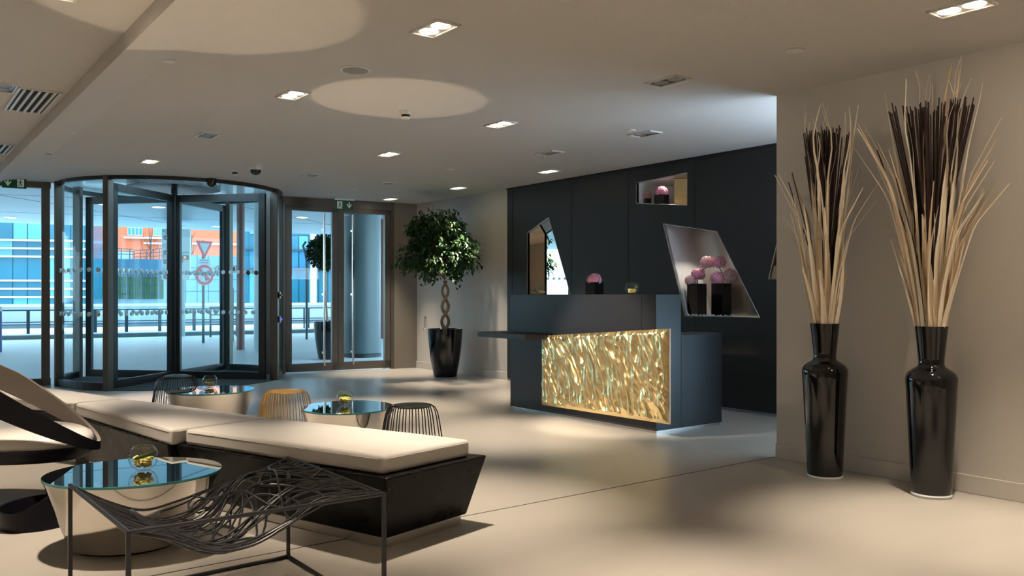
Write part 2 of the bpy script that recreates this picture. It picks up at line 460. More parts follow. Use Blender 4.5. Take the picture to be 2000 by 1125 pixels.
# revolving door
d1 = sroot('door_1', 'four winged glass revolving door with dark frames', 'revolving door', DC, 0)
ZD = 2.66
def dp(a, r, z): return Vector((DC.x + r * cos(a), DC.y + r * sin(a), z))
def arcbox(bm, a0, a1, r0, r1, z0, z1, seg=18):
    for k in range(seg):
        b0 = a0 + (a1 - a0) * k / seg; b1 = a0 + (a1 - a0) * (k + 1) / seg
        add_prism(bm, [dp(b0, r0, z0), dp(b1, r0, z0), dp(b1, r1, z0), dp(b0, r1, z0)], [dp(b0, r0, z1), dp(b1, r0, z1), dp(b1, r1, z1), dp(b0, r1, z1)])
LA = (radians(137), radians(223)); RA = (radians(-41), radians(41))
bm = BM()
for a0, a1 in (LA, RA): arcbox(bm, a0, a1, DR - .035, DR + .025, 0, .10)
arcbox(bm, 0, 2 * pi, DR - .03, DR + .03, 2.635, 2.70, 48)
link_mesh('drum_rail', bm, M['frame_dark'], d1)
for a0, a1 in (LA, RA):
    bm = BM(); arcbox(bm, a0, a1, DR - .006, DR + .006, .10, 2.64, 24); link_mesh('drum_glass', bm, M['drum_glass'], d1, smooth=True)
for a in (LA[0], LA[1], RA[0], RA[1], pi, 0):
    bm = BM(); add_box(bm, dp(a, DR, ZC / 2 + .03), (.11, .075, ZC + .06), a); link_mesh('post', bm, M['frame'], d1, bevel=.006)
# drum roof: dark ring, glass ring, dark hub plate
bm = BM(); arcbox(bm, 0, 2 * pi, .05, .62, 2.69, 2.78, 36)
link_mesh('drum_roof', bm, M['frame_dark'], d1)
bm = BM(); arcbox(bm, 0, 2 * pi, .62, DR - .02, 2.70, 2.715, 36); link_mesh('roof_glass', bm, M['drum_glass'], d1)
bm = BM(); add_lathe(bm, [(0, 0), (.045, 0), (.045, 2.7), (0, 2.7)], DC, 16); link_mesh('centre_post', bm, M['frame_dark'], d1, smooth=True)
def dots_row(bm, f, a0, a1, step, z, r=.028, th=.003):
    n = int(abs(a1 - a0) / step)
    for k in range(n + 1):
        t = a0 + (a1 - a0) * (k + .5) / (n + 1)
        o, u, nn = f(t)
        for sgn in (1,):
            vs = [o + u * (r * cos(2 * pi * j / 14)) + Vector((0, 0, z + r * sin(2 * pi * j / 14))) + nn * th for j in range(14)]
            vs2 = [v - nn * 2 * th for v in vs]
            add_prism(bm, vs2, vs)
for k in range(4):
    a = radians(43 + 90 * k)
    u = Vector((cos(a), sin(a), 0)); nrm = Vector((-sin(a), cos(a), 0))
    def wb(bm, r0, r1, z0, z1, th=.05): add_box(bm, DC + u * ((r0 + r1) / 2) + Vector((0, 0, (z0 + z1) / 2)), (r1 - r0, th, z1 - z0), a)
    bm = BM()
    wb(bm, .05, DR - .07, 2.50, 2.60); wb(bm, .05, DR - .07, .02, .12); wb(bm, .03, .10, .02, 2.60); wb(bm, DR - .16, DR - .07, .02, 2.60)
    wg = link_mesh('wing_frame', bm, M['frame_dark'], d1)
    bm = BM(); wb(bm, .09, DR - .15, .11, 2.51, .012); link_mesh('wing_glass', bm, M['facade_glass'], wg)
    bm = BM()
    for z in (1.51, .95): dots_row(bm, lambda t: (DC + u * t, u, nrm), .14, DR - .2, .115, z, th=.008)
    link_mesh('dot_marking', bm, M['dot'], wg)
bm = BM()
for z in (1.51, .95):
    dots_row(bm, lambda t: (dp(t, DR, 0), Vector((-sin(t), cos(t), 0)), Vector((cos(t), sin(t), 0))), LA[0] + .08, LA[1] - .05, .10, z, th=.009)
link_mesh('dot_marking', bm, M['dot'], d1)
# three warning stickers on the front right wing
a = radians(-47); u = Vector((cos(a), sin(a), 0)); nrm = Vector((-sin(a), cos(a), 0))
for j, (rr, m_, nn) in enumerate(((1.02, M['dot_red'], 3), (1.13, M['dot_dark'], 14), (1.25, M['dot_dark'], 14))):
    bm = BM(); o = DC + u * rr + Vector((0, 0, 1.50)) - nrm * .010
    vs = [o + u * (.032 * cos(2 * pi * q / nn + pi / 2)) + Vector((0, 0, .032 * sin(2 * pi * q / nn + pi / 2))) for q in range(nn)]
    add_prism(bm, [v - nrm * .003 for v in vs], vs); link_mesh('warning_sticker', bm, m_, d1)
# threshold ring on the floor
bm = BM(); arcbox(bm, 0, 2 * pi, .06, DR + .02, .001, .008, 40)
link_mesh('floor_mat', bm, mat('entrance_matting', (.035, .036, .036), .9), d1)

# double door right of the drum
d2 = sroot('door_2', 'glass double exit door between revolving door and fig tree', 'door', fac(fac_s(660), 0, 0), FROT)
s0, s1, s2 = fac_s(556), fac_s(659), fac_s(764)
ZT = 2.55
bm = BM(); fbox(bm, s0, s2, -.05, .05, ZT, ZC + .02); fbox(bm, s0 - .04, s0, -.05, .05, 0, ZC); fbox(bm, s2 - .02, s2 + .03, -.05, .05, 0, ZC)
link_mesh('door_frame', bm, M['frame'], d2)
for (a, b, inner) in ((s0 + .01, s1 - .005, fac_s(630)), (s1 + .005, s2 - .03, fac_s(686))):
    bm = BM()
    fbox(bm, a, b, -.035, .035, .02, .14); fbox(bm, a, b, -.035, .035, ZT - .07, ZT); fbox(bm, a, a + .09, -.035, .035, .02, ZT); fbox(bm, b - .09, b, -.035, .035, .02, ZT)
    leaf = link_mesh('door_leaf', bm, M['frame'], d2)
    bm = BM(); fbox(bm, a + .08, b - .08, -.006, .006, .13, ZT - .06); link_mesh('pane', bm, M['facade_glass'], leaf)
    bm = BM(); fbox(bm, inner - .013, inner + .013, -.10, -.074, .10, ZT - .1)
    for z in (.3, 1.2, 2.2): fbox(bm, inner - .012, inner + .012, -.075, -.0, z - .015, z + .015)
    link_mesh('pull_bar', bm, M['steel'], leaf)
# side infill between drum and double door, pilaster at the end
bm = BM(); fbox(bm, s0 - .30, s0 - .04, -.02, .02, 0, ZC + .02); struct(link_mesh('trim_4', bm, M['frame']), 'narrow bronze infill beside the revolving door', 'trim')
bm = BM(); fbox(bm, s2 + .03, fac_s(804) + .12, -.06, .1, 0, ZC + .02); struct(link_mesh('trim_5', bm, M['pilaster']), 'taupe pilaster panel between exit door and cream wall', 'trim')
bm = BM(); fbox(bm, -6.3, 6.6, .15, .35, ZC + .18, 3.6); struct(link_mesh('wall_front', bm, M['frame_dark']), 'bulkhead above the glazed front', 'wall')

# exit signs
def exit_sign(px, py, D, order, label, w=.27, h=.135):
    p = at_d(px, py, D)
    t = thing('exit_sign', label, 'exit sign', p, FROT, 'exit signs at the glazed front')
    bm = BM(); add_box(bm, (0, .0, 0), (w, .03, h)); link_mesh('sign_panel', bm, M['green_sign'], t, bevel=.004, local=True)
    bm = BM(); add_box(bm, (0, 0, h / 2 + .011), (w + .02, .05, .022)); add_box(bm, (0, .03, h / 2 + .02), (.06, .10, .03)); link_mesh('lamp_housing', bm, M['steel'], t, local=True)
    y = -.017; sx = 1 if order == 'AR' else -1
    ax = -.07 * sx
    bm = BM()
    for pts in ([(-.008, .045), (.008, .045), (.008, -.02), (-.008, -.02)], [(-.04, .015), (-.028, .022), (0, -.018), (.028, .022), (.04, .015), (0, -.045)]):
        add_poly_slab(bm, [(ax + q[0], q[1]) for q in pts], [], lambda a_, b_, d: Vector((a_, y - d, b_)), .002)
    link_mesh('arrow', bm, M['sign_white'], t, local=True)
    rx = .07 * sx
    bm = BM(); add_box(bm, (rx, y - .001, 0), (.075, .002, .10)); link_mesh('door_panel', bm, M['sign_white'], t, local=True)
    bm = BM(); f = sx
    def seg(a_, b_, r): add_tube(bm, [Vector((rx + a_[0] * f, y - .003, a_[1])), Vector((rx + b_[0] * f, y - .003, b_[1]))], r, 6)
    add_lathe(bm, [(0, -.009), (.007, -.006), (.009, 0), (.007, .006), (0, .009)], (rx + .0 * f, y - .003, .036), 10)
    seg((0, .024), (-.004, -.004), .007); seg((0, .02), (.02, .008), .0035); seg((0, .02), (-.018, .014), .0035); seg((-.018, .014), (-.024, .0), .0035)
    seg((-.004, -.004), (.014, -.018), .0045); seg((.014, -.018), (.012, -.04), .0045); seg((-.004, -.004), (-.012, -.024), .0045); seg((-.012, -.024), (-.028, -.03), .0045)
    link_mesh('running_figure', bm, M['green_sign'], t, local=True)
    return t
exit_sign(28, 357.5, 10.75, 'AR', 'green exit sign above the glazing left of the revolving door')
exit_sign(672, 401, 11.95, 'RA', 'green exit sign above the glass double door')
# buttons on the drum post
p = dp(RA[0], DR + .06, 0)
for z, m_, lb in ((1.19, M['red_btn'], 'red emergency stop button on the right post of the revolving door'), (.85, M['blue_led'], 'blue lit push button on the right post of the revolving door')):
    t = thing('door_switch', lb, 'button', dp(RA[0], DR + .068, z), radians(49))
    bm = BM(); add_box(bm, (0, 0, 0), (.05, .03, .09)); link_mesh('back_plate', bm, M['dark_plastic'], t, local=True)
    bm = BM(); add_lathe(bm, [(0, 0), (.018, 0), (.018, .02), (.012, .028), (0, .028)], (0, 0, 0), 12); bm.transform(Matrix.Translation((0, -.012, 0)) @ Matrix.Rotation(pi / 2, 4, 'X')); link_mesh('button_cap', bm, m_, t, local=True)

# ------------------------------------------------------------------ ceiling fittings
def at_c(px, py, z=ZC): return at_z(px, py, z)
def twin(pos, lit, label, lx=.15, ly=.27):
    t = thing('ceiling_downlight', label, 'downlight', pos, 0, 'lit twin downlights' if lit else 'unlit twin downlights')
    bm = BM()
    for (cx, cy, sx, sy) in ((-lx / 2, 0, .014, ly), (lx / 2, 0, .014, ly), (0, -ly / 2, lx + .014, .014), (0, ly / 2, lx + .014, .014)):
        add_box(bm, (cx, cy, -.006), (sx, sy, .012))
    link_mesh('trim_frame', bm, M['white'], t, local=True)
    bm = BM(); add_box(bm, (0, 0, -.002), (lx, ly, .004)); link_mesh('back_plate', bm, M['white'] if lit else M['dark_plastic'], t, local=True)
    for s in (-1, 1):
        bm = BM(); add_lathe(bm, [(0, -.0075), (.050, -.0075), (.056, -.003), (0, -.003)], (0, s * .062, 0), 20)
        link_mesh('lamp', bm, M['lamp'] if lit else M['grey'], t, local=True)
    return t
LIT = [((2.47, 3.98), 'lit twin downlight nearest the camera above the front bench'), ((2.45, 5.93), 'lit twin downlight left of the pale ring on the ceiling'),
       ((4.31, 5.87), 'lit twin downlight in front of the gold desk panel'), ((4.29, 7.83), 'lit twin downlight above the left end of the reception counter'),
       ((2.41, 9.85), 'lit twin downlight nearest the revolving door'), ((6.42, 7.77), 'lit twin downlight beside the charcoal wall'),
       ((6.42, 9.74), 'lit twin downlight above the potted fig tree'), ((6.33, 11.5), 'lit twin downlight at the glass double door')]
UNLIT = [((2.44, 7.91), 'unlit square downlight left of centre, between two lit ones'), ((4.29, 9.8), 'unlit downlight near the top of the double door'),
         ((4.36, 3.98), 'unlit downlight near the fold of the ceiling at right'), ((5.63, 5.42), 'unlit downlight beside a small round cover above the desk'),
         ((5.6, 6.76), 'unlit downlight just before the lit one by the charcoal wall')]
spots = []
for (x, y), lb in LIT:
    twin((x, y, ZC), True, lb); spots.append((x, y, ZC, 1))
for (x, y), lb in UNLIT: twin((x, y, ZC), False, lb)
twin((.74, 4.73, ZL), True, 'lit twin downlight at the top left edge of the picture'); spots.append((.74, 4.73, ZL, 1))
twin((4.38, 2.02, ZN), True, 'lit twin downlight above the right hand vase'); spots.append((4.38, 2.02, ZN, 1))
p = at_c(6, 170, ZL); twin(p, False, 'unlit downlight beside the large air grille')
def disc(px, py, r, label, name='ceiling_speaker', cat='ceiling speaker', z=ZC, inner=True, group=None):
    t = thing(name, label, cat, at_c(px, py, z), 0, group)
    bm = BM(); add_lathe(bm, [(0, 0), (r, 0), (r, -.006), (r * .86, -.011), (0, -.011)], (0, 0, 0), 28); link_mesh('rim', bm, M['white'], t, local=True, smooth=True)
    if inner:
        bm = BM(); add_lathe(bm, [(0, -.0105), (r * .8, -.0105), (r * .8, -.0125), (0, -.0125)], (0, 0, 0), 28); link_mesh('grille', bm, M['grey'], t, local=True)
    return t
disc(694, 135, .105, 'round grey speaker grille between two lit downlights', group='ceiling speakers')
disc(88, 298, .09, 'round speaker cover above the left glazing', group='ceiling speakers')
disc(760, 357, .085, 'round speaker cover above the double door', group='ceiling speakers')
for px, py, r, lb in ((330, 118, .042, 'white round sprinkler cover beside the ceiling step'), (142, 258, .036, 'small round sprinkler cover below the air grille'),
                      (57, 321, .03, 'small round cover above the left exit sign'), (1553, 98, .055, 'round white cover above the left vase'), (1233, 254, .04, 'round cover beside an unlit downlight above the desk'),
                      (880, 330, .045, 'round cover left of the charcoal wall'), (693, 369, .04, 'small round cover above the green double door sign')):
    disc(px, py, r, lb, 'ceiling_cover', 'cover plate', ZN if px > 1500 else ZC, inner=False, group='round ceiling covers')
def grille(px, py, lx, ly, n, label):
    t = thing('air_grille', label, 'air vent', at_c(px, py, ZL), 0, 'louvred air grilles')
    bm = BM()
    for (cx, cy, sx, sy) in ((-lx / 2, 0, .02, ly), (lx / 2, 0, .02, ly), (0, -ly / 2, lx, .02), (0, ly / 2, lx, .02)): add_box(bm, (cx, cy, -.006), (sx, sy, .012))
    link_mesh('vent_frame', bm, M['white'], t, local=True)
    bm = BM(); add_box(bm, (0, 0, -.001), (lx, ly, .002)); link_mesh('backing', bm, M['groove'], t, local=True)
    for k in range(n):
        bm = BM(); x = -lx / 2 + lx * (k + .7) / (n + .4); add_box(bm, (x, 0, -.008), (.018, ly - .03, .012)); link_mesh('slat', bm, M['white'], t, local=True)
grille(62, 197, .27, .92, 5, 'large white louvred air grille at the upper left')
grille(-8, 289, .27, .7, 5, 'air grille cut off by the left edge of the picture')
def dome(px, py, r, label, z=ZC, white=True):
    t = thing('ceiling_camera', label, 'camera', at_c(px, py, z), 0, 'dome cameras')
    bm = BM(); add_lathe(bm, [(0, 0), (r, 0), (r * 1.02, -.03), (r * .95, -.055), (0, -.055)], (0, 0, 0), 28); link_mesh('housing', bm, M['white'] if white else M['dark_plastic'], t, local=True, smooth=True)
    bm = BM(); add_lathe(bm, [(r * .86, -.05)] + [(r * .86 * cos(a_), -.055 - r * .75 * sin(a_)) for a_ in [i * pi / 16 for i in range(9)]][:-1] + [(0, -.055 - r * .75)], (0, 0, 0), 28); link_mesh('lens_dome', bm, M['dark_plastic'], t, local=True, smooth=True)
dome(499, 323, .075, 'white domed camera on the ceiling before the revolving door')
dome(413, 349, .07, 'black domed camera at the ceiling edge above the drum', white=False)
def detector(px, py, r, label):
    t = thing('smoke_detector', label, 'smoke detector', at_c(px, py), 0, 'smoke detectors')
    bm = BM(); add_lathe(bm, [(0, 0), (r, 0), (r, -.03), (r * .92, -.035), (0, -.035)], (0, 0, 0), 24); link_mesh('base', bm, M['white'], t, local=True, smooth=True)
    bm = BM(); add_lathe(bm, [(r * .7, -.035), (r * .7, -.055), (0, -.055)], (0, 0, 0), 24); link_mesh('sensing_chamber', bm, M['dark_plastic'], t, local=True)
    bm = BM(); add_lathe(bm, [(0, -.055), (r * .8, -.055), (r * .6, -.068), (0, -.07)], (0, 0, 0), 24); link_mesh('cap', bm, M['white'], t, local=True, smooth=True)
detector(792, 216, .05, 'white smoke detector hanging under the pale ring on the ceiling')
detector(459, 331, .045, 'white smoke detector left of the domed camera')

# ------------------------------------------------------------------ reception desk
desk = thing('reception_desk', 'blue-black reception desk with raised counter and gold front panel', 'reception desk', (5.8, 6.05, 0))
DX0, DX1, DXR, DY0, DY1 = 5.335, 6.21, 5.655, 5.01, 7.09
bm = BM(); add_box(bm, ((DX0 + DX1) / 2 + .01, (DY0 + DY1) / 2, .012), (DX1 - DX0 - .03, DY1 - DY0 - .03, .024)); link_mesh('plinth', bm, M['steel'], desk)
bm = BM(); add_box(bm, ((DX0 + DXR) / 2, (DY0 + DY1) / 2, .024 + (1.2 - .024) / 2), (DXR - DX0, DY1 - DY0, 1.2 - .024)); link_mesh('counter_front', bm, M['desk'], desk, bevel=.003)
bm = BM(); add_box(bm, ((DXR + DX1) / 2, DY0 + .17, .024 + .41), (DX1 - DXR, .34, .82)); link_mesh('pedestal', bm, M['desk'], desk, bevel=.003)
bm = BM(); add_box(bm, ((DXR + DX1) / 2, (DY0 + DY1) / 2 + .17, .79), (DX1 - DXR, DY1 - DY0 - .34, .05)); link_mesh('worktop', bm, M['desk'], desk, bevel=.003)
bm = BM(); add_box(bm, ((DXR + DX1) / 2, DY1 - .15, .395), (DX1 - DXR, .3, .74)); link_mesh('drawer_unit', bm, M['desk'], desk)
bm = BM(); add_box(bm, (DX0 - .001, DY0 + .17, .9), (.003, .003, .58)); link_mesh('joint_line', bm, M['groove'], desk)
bm = BM(); add_box(bm, (5.165, 6.80, .785), (.34, .82, .052)); link_mesh('side_shelf', bm, M['desk'], desk, bevel=.003)
# gold panel, hammered
def gold_panel():
    ny, nz = 260, 110
    y_a, y_b = 6.47, 4.79
    bm = BM(); front = []
    for i in range(ny + 1):
        u = i / ny; row = []
        for j in range(nz + 1):
            v = j / nz
            y = y_a + (y_b - y_a) * u
            zb = .105 + .012 * u; zt = .79 + .125 * u
            z = zb + (zt - zb) * v
            q = Vector((y * 13 - z * 5.0, z * 3.9 + y * 1.0, 0))
            w = noise.noise_vector(q * .6) * .8
            n1 = 1 - abs(noise.noise(q + w)) * 2.2
            n2 = 1 - abs(noise.noise(q * 2.1 + w + Vector((7, 3, 1)))) * 2.2
            n3 = noise.noise(q * 4.3)
            d = .0140 * n1 + .0070 * n2 + .0022 * n3
            e = min(1, min(u, 1 - u) * 40, min(v, 1 - v) * 25)
            row.append(bm.verts.new((5.262 - .012 * e - d * (.3 + .7 * e), y, z)))
        front.append(row)
    for i in range(ny):
        for j in range(nz): bm.faces.new((front[i][j], front[i + 1][j], front[i + 1][j + 1], front[i][j + 1]))
    return link_mesh('gold_panel', bm, M['gold'], desk, smooth=True, angle=180)
gp = gold_panel(); gp['label'] = 'crumpled hammered gold metal front panel'
bm = BM()
yz = [(6.47, .105), (4.79, .117), (4.79, .915), (6.47, .79)]
add_prism(bm, [Vector((5.262, a_, b_)) for a_, b_ in yz], [Vector((5.279, a_, b_)) for a_, b_ in yz])
add_box(bm, (5.307, 5.7, .45), (.062, 1.2, .5))
link_mesh('panel_backing', bm, M['gold_edge'], desk)

# bowls
bowl0 = None
def make_bowl(pos, label, group='glass bowls with yellow pebbles', r=.066, where='', leaf_rot=0, full=.5):
    global bowl0
    pos = Vector(pos) + Vector((0, 0, .001))
    t = thing('glass_bowl', label, 'glass bowl', pos, 0, group)
    prof_o = []; n = 18
    a0, a1 = radians(-68), radians(48)
    prof = [(0, r * .08)] + [(r * cos(a0 + (a1 - a0) * k / n), r * .93 + r * sin(a0 + (a1 - a0) * k / n)) for k in range(n + 1)]
    bm = BM(); add_lathe(bm, [(0, 0), (r * .36, 0)] + prof[1:], (0, 0, 0), 32); link_mesh('bowl', bm, M['bowl_glass'], t, smooth=True, local=True, angle=80)
    bm = BM(); zt = prof[-1][1]; rt = prof[-1][0]
    add_tube(bm, [Vector((rt * cos(2 * pi * k / 28), rt * sin(2 * pi * k / 28), zt)) for k in range(28)], .0022, 6, closed=True); link_mesh('rim', bm, M['bowl_glass'], t, smooth=True, local=True)
    # pebbles
    bm = BM(); rnd = random.Random(int(pos.x * 100))
    for k in range(120):
        a_ = rnd.random() * 2 * pi; q = rnd.random() ** .5
        z = .013 + rnd.random() * r * full * 1.15
        rr = max(.004, sqrt(max(0, r * r - (z + .004 - r * .93) ** 2)) - .021)
        res = bmesh.ops.create_icosphere(bm, subdivisions=1, radius=.006 + rnd.random() * .003)
        bmesh.ops.transform(bm, matrix=Matrix.Translation((q * rr * cos(a_), q * rr * sin(a_), z + .004)) @ Matrix.Rotation(rnd.random() * 3, 4, (rnd.random(), rnd.random(), .3)) @ Matrix.Diagonal((1.3, .9, .7, 1)), verts=res['verts'])
    bm.transform(Matrix.Translation(pos))
    o = link_mesh('glass_pebbles', bm, M['pebble']); tag(o, 'yellow glass pebbles in the ' + where, 'pebbles', 'yellow pebbles in bowls', 'stuff')
    # leaf blade curled inside
    bm = BM(); L = []
    for k in range(15):
        s = k / 14; a_ = -1.9 + 2.6 * s + leaf_rot
        z = r * (.95 + .38 * s + .1 * sin(3 * s)); rr = sqrt(max(0, r * r - (z - r * .93) ** 2)) * .88
        L.append((Vector((rr * cos(a_), rr * sin(a_), z)), .0085 * sin(pi * min(1, .15 + .85 * s)) + .001))
    va = [bm.verts.new(p_ + Vector((0, 0, w_))) for p_, w_ in L]; vb = [bm.verts.new(p_ - Vector((0, 0, w_))) for p_, w_ in L]
    for k in range(14): bm.faces.new((va[k], va[k + 1], vb[k + 1], vb[k]))
    bm.transform(Matrix.Translation(pos))
    o = link_mesh('leaf_blade', bm, M['green_leaf'], smooth=True); md = o.modifiers.new('thick', 'SOLIDIFY'); md.thickness = .0015
    tag(o, 'dark green leaf blade curled in the ' + where, 'leaf', 'leaf blades in bowls')
# bowls on the counter
def on_counter(px): 
    p = at_x(px, 575, 5.47); return Vector((p.x, p.y, 1.2))
make_bowl(on_counter(1058), 'left glass bowl on the reception counter, before the tall niche', r=.058, where='bowl at the left end of the counter', leaf_rot=2.6, full=.22)
make_bowl(on_counter(1234), 'right glass bowl on the reception counter', r=.062, where='bowl at the right of the counter', full=.4)

# flowers
def bloom_bm(r, seed, m=None, squash=.9):
    bm = BM(); rnd = random.Random(seed)
    res = bmesh.ops.create_icosphere(bm, subdivisions=2, radius=r * .8)
    bmesh.ops.transform(bm, matrix=Matrix.Diagonal((1, 1, squash, 1)), verts=res['verts'])
    n = 150
    for k in range(n):
        ph = math.acos(1 - 2 * (k + .5) / n); th = pi * (1 + 5 ** .5) * k + rnd.random() * .3
        d = Vector((sin(ph) * cos(th), sin(ph) * sin(th), cos(ph)))
        if d.z < -.75: continue
        rr = r * (.88 + .18 * rnd.random())
        t1 = d.orthogonal().normalized(); t1 = Matrix.Rotation(rnd.random() * 3, 3, d) @ t1; t2 = d.cross(t1)
        c = Vector((d.x * rr, d.y * rr, d.z * rr * squash))
        pr = r * .20
        for q in range(4):
            a_ = q * pi / 2; u_ = t1 * cos(a_) + t2 * sin(a_); v_ = t1 * -sin(a_) + t2 * cos(a_)
            ps = [c, c + u_ * pr * .6 + v_ * pr * .5 + d * pr * .12, c + u_ * pr * 1.05 + d * pr * .30, c + u_ * pr * .6 - v_ * pr * .5 + d * pr * .12]
            bm.faces.new([bm.verts.new(x) for x in ps])
    return bm
def flower(head, root, r, label, m, seed, group, squash=.9):
    root = Vector(root); head = Vector(head)
    t = thing('hydrangea', label, 'flower', root, 0, group)
    bm = bloom_bm(r, seed, squash=squash); bm.transform(Matrix.Translation(head)); link_mesh('bloom', bm, m, t, smooth=True, recalc=False)
    bm = BM(); mid = (head + root) / 2 + Vector((0, 0, (head - root).length * .12)) ; mid.x = root.x * .6 + head.x * .4; mid.y = root.y * .6 + head.y * .4
    add_tube(bm, [root, mid, head - Vector((0, 0, r * .6))], .004, 6); link_mesh('stem', bm, M['stem'], t, smooth=True)
    return t
def square_vase(pos, w, h, label, rz=0, group='square black vases'):
    t = thing('flower_vase', label, 'vase', pos, rz, group)
    bm = BM(); e = .006
    def ring(hw, z): return [Vector((sx * hw, sy * hw, z)) for sx, sy in ((-1, -1), (1, -1), (1, 1), (-1, 1))]
    R = [ring(w / 2, 0), ring(w / 2, h), ring(w / 2 - e, h), ring(w / 2 - e, .02)]
    V = [[bm.verts.new(p_) for p_ in r_] for r_ in R]
    bm.faces.new(list(reversed(V[0]))); bm.faces.new(V[3])
    for a_, b_ in zip(V[:-1], V[1:]):
        for k in range(4): bm.faces.new((a_[k], a_[(k + 1) % 4], b_[(k + 1) % 4], b_[k]))
    link_mesh('body', bm, M['black_gloss'], t, bevel=.003, local=True); return t
p = on_counter(1161); square_vase(p + Vector((0, 0, .001)), .125, .115, 'small black cube vase on the reception counter')
flower(p + Vector((0, 0, .135)), p + Vector((0, 0, .03)), .068, 'pink flower dome in the cube vase on the counter', M['pink'], 3, 'pink flowers')
# large niche
def in_niche(px, py, depth=.15):
    q = at_x(px, py, FX + depth); return q
zb = onf(1338, 617)[1]; ze = onf(1484, 621)[1]
ya, yb = onf(1338, 617)[0], onf(1484, 621)[0]
def shelf_z(y): return zb + (ze - zb) * (y - ya) / (yb - ya)
vz = []
for px, lb in ((1361, 'left tall black vase in the large wall niche'), (1409, 'right tall black vase in the large wall niche')):
    q = in_niche(px, 600, .13); q.z = shelf_z(q.y) + .006; vz.append(q)
    square_vase(q, .15, .345, lb)
fl = [(0, 1349, 548, .062, 'pink hydrangea drooping at the left of the left niche vase', M['pink_pale'], -.04), (0, 1364, 536, .074, 'pink hydrangea heading the left niche vase', M['pink'], .02),
      (0, 1381, 513, .074, 'coral pink hydrangea leaning up between the niche vases', M['pink_pale'], .03), (1, 1404, 513, .072, 'bright pink hydrangea standing highest in the niche at right', M['pink'], 0),
      (1, 1401, 543, .072, 'lilac pink hydrangea low at the front of the right niche vase', M['pink'], -.05), (1, 1426, 538, .074, 'coral pink hydrangea at the right of the right niche vase', M['pink_pale'], .03)]
for k, (v, px, py, r, lb, m_, dx) in enumerate(fl):
    h = in_niche(px, py, .13 + dx)
    flower(h, vz[v] + Vector((dx * .5, (k % 3 - 1) * .03, .30)), r, lb, m_, 20 + k, 'pink flowers')
bm = BM(); rnd = random.Random(5)
for v in vz:
    for k in range(26):
        x = rnd.uniform(FX + .03, FX + .12) ; y = v.y + rnd.uniform(-.16, .1)
        if abs(y - v.y) < .09 and x > FX + .045: x = FX + .03
        res = bmesh.ops.create_icosphere(bm, subdivisions=1, radius=rnd.uniform(.006, .012))
        bmesh.ops.transform(bm, matrix=Matrix.Translation((x, y, shelf_z(y) + .012)), verts=res['verts'])
tag(link_mesh('glass_chips', bm, M['rock_glass']), 'clear glass chips scattered at the feet of the niche vases', 'glass chips', kind='stuff')
# small niche
zb2a, zb2b = onf(1243, 397), onf(1342, 401)
def shelf2(y): return zb2a[1] + (zb2b[1] - zb2a[1]) * (y - zb2a[0]) / (zb2b[0] - zb2a[0])
for px, w, h, r, lb, m_, dp_ in ((1262, .085, .06, .062, 'left', M['pink_pale'], .16), (1292, .12, .105, .075, 'right', M['pink'], .10)):
    q = in_niche(px, 392, dp_); q.z = shelf2(q.y) + .006
    square_vase(q, w, h, 'small black cube pot at the %s of the high wall niche' % lb)
    flower(q + Vector((0, 0, h + r * .45)), q + Vector((0, 0, .03)), r, 'pink flower dome in the %s pot of the high niche' % lb, m_, 40 + px, 'pink flowers', squash=.75)

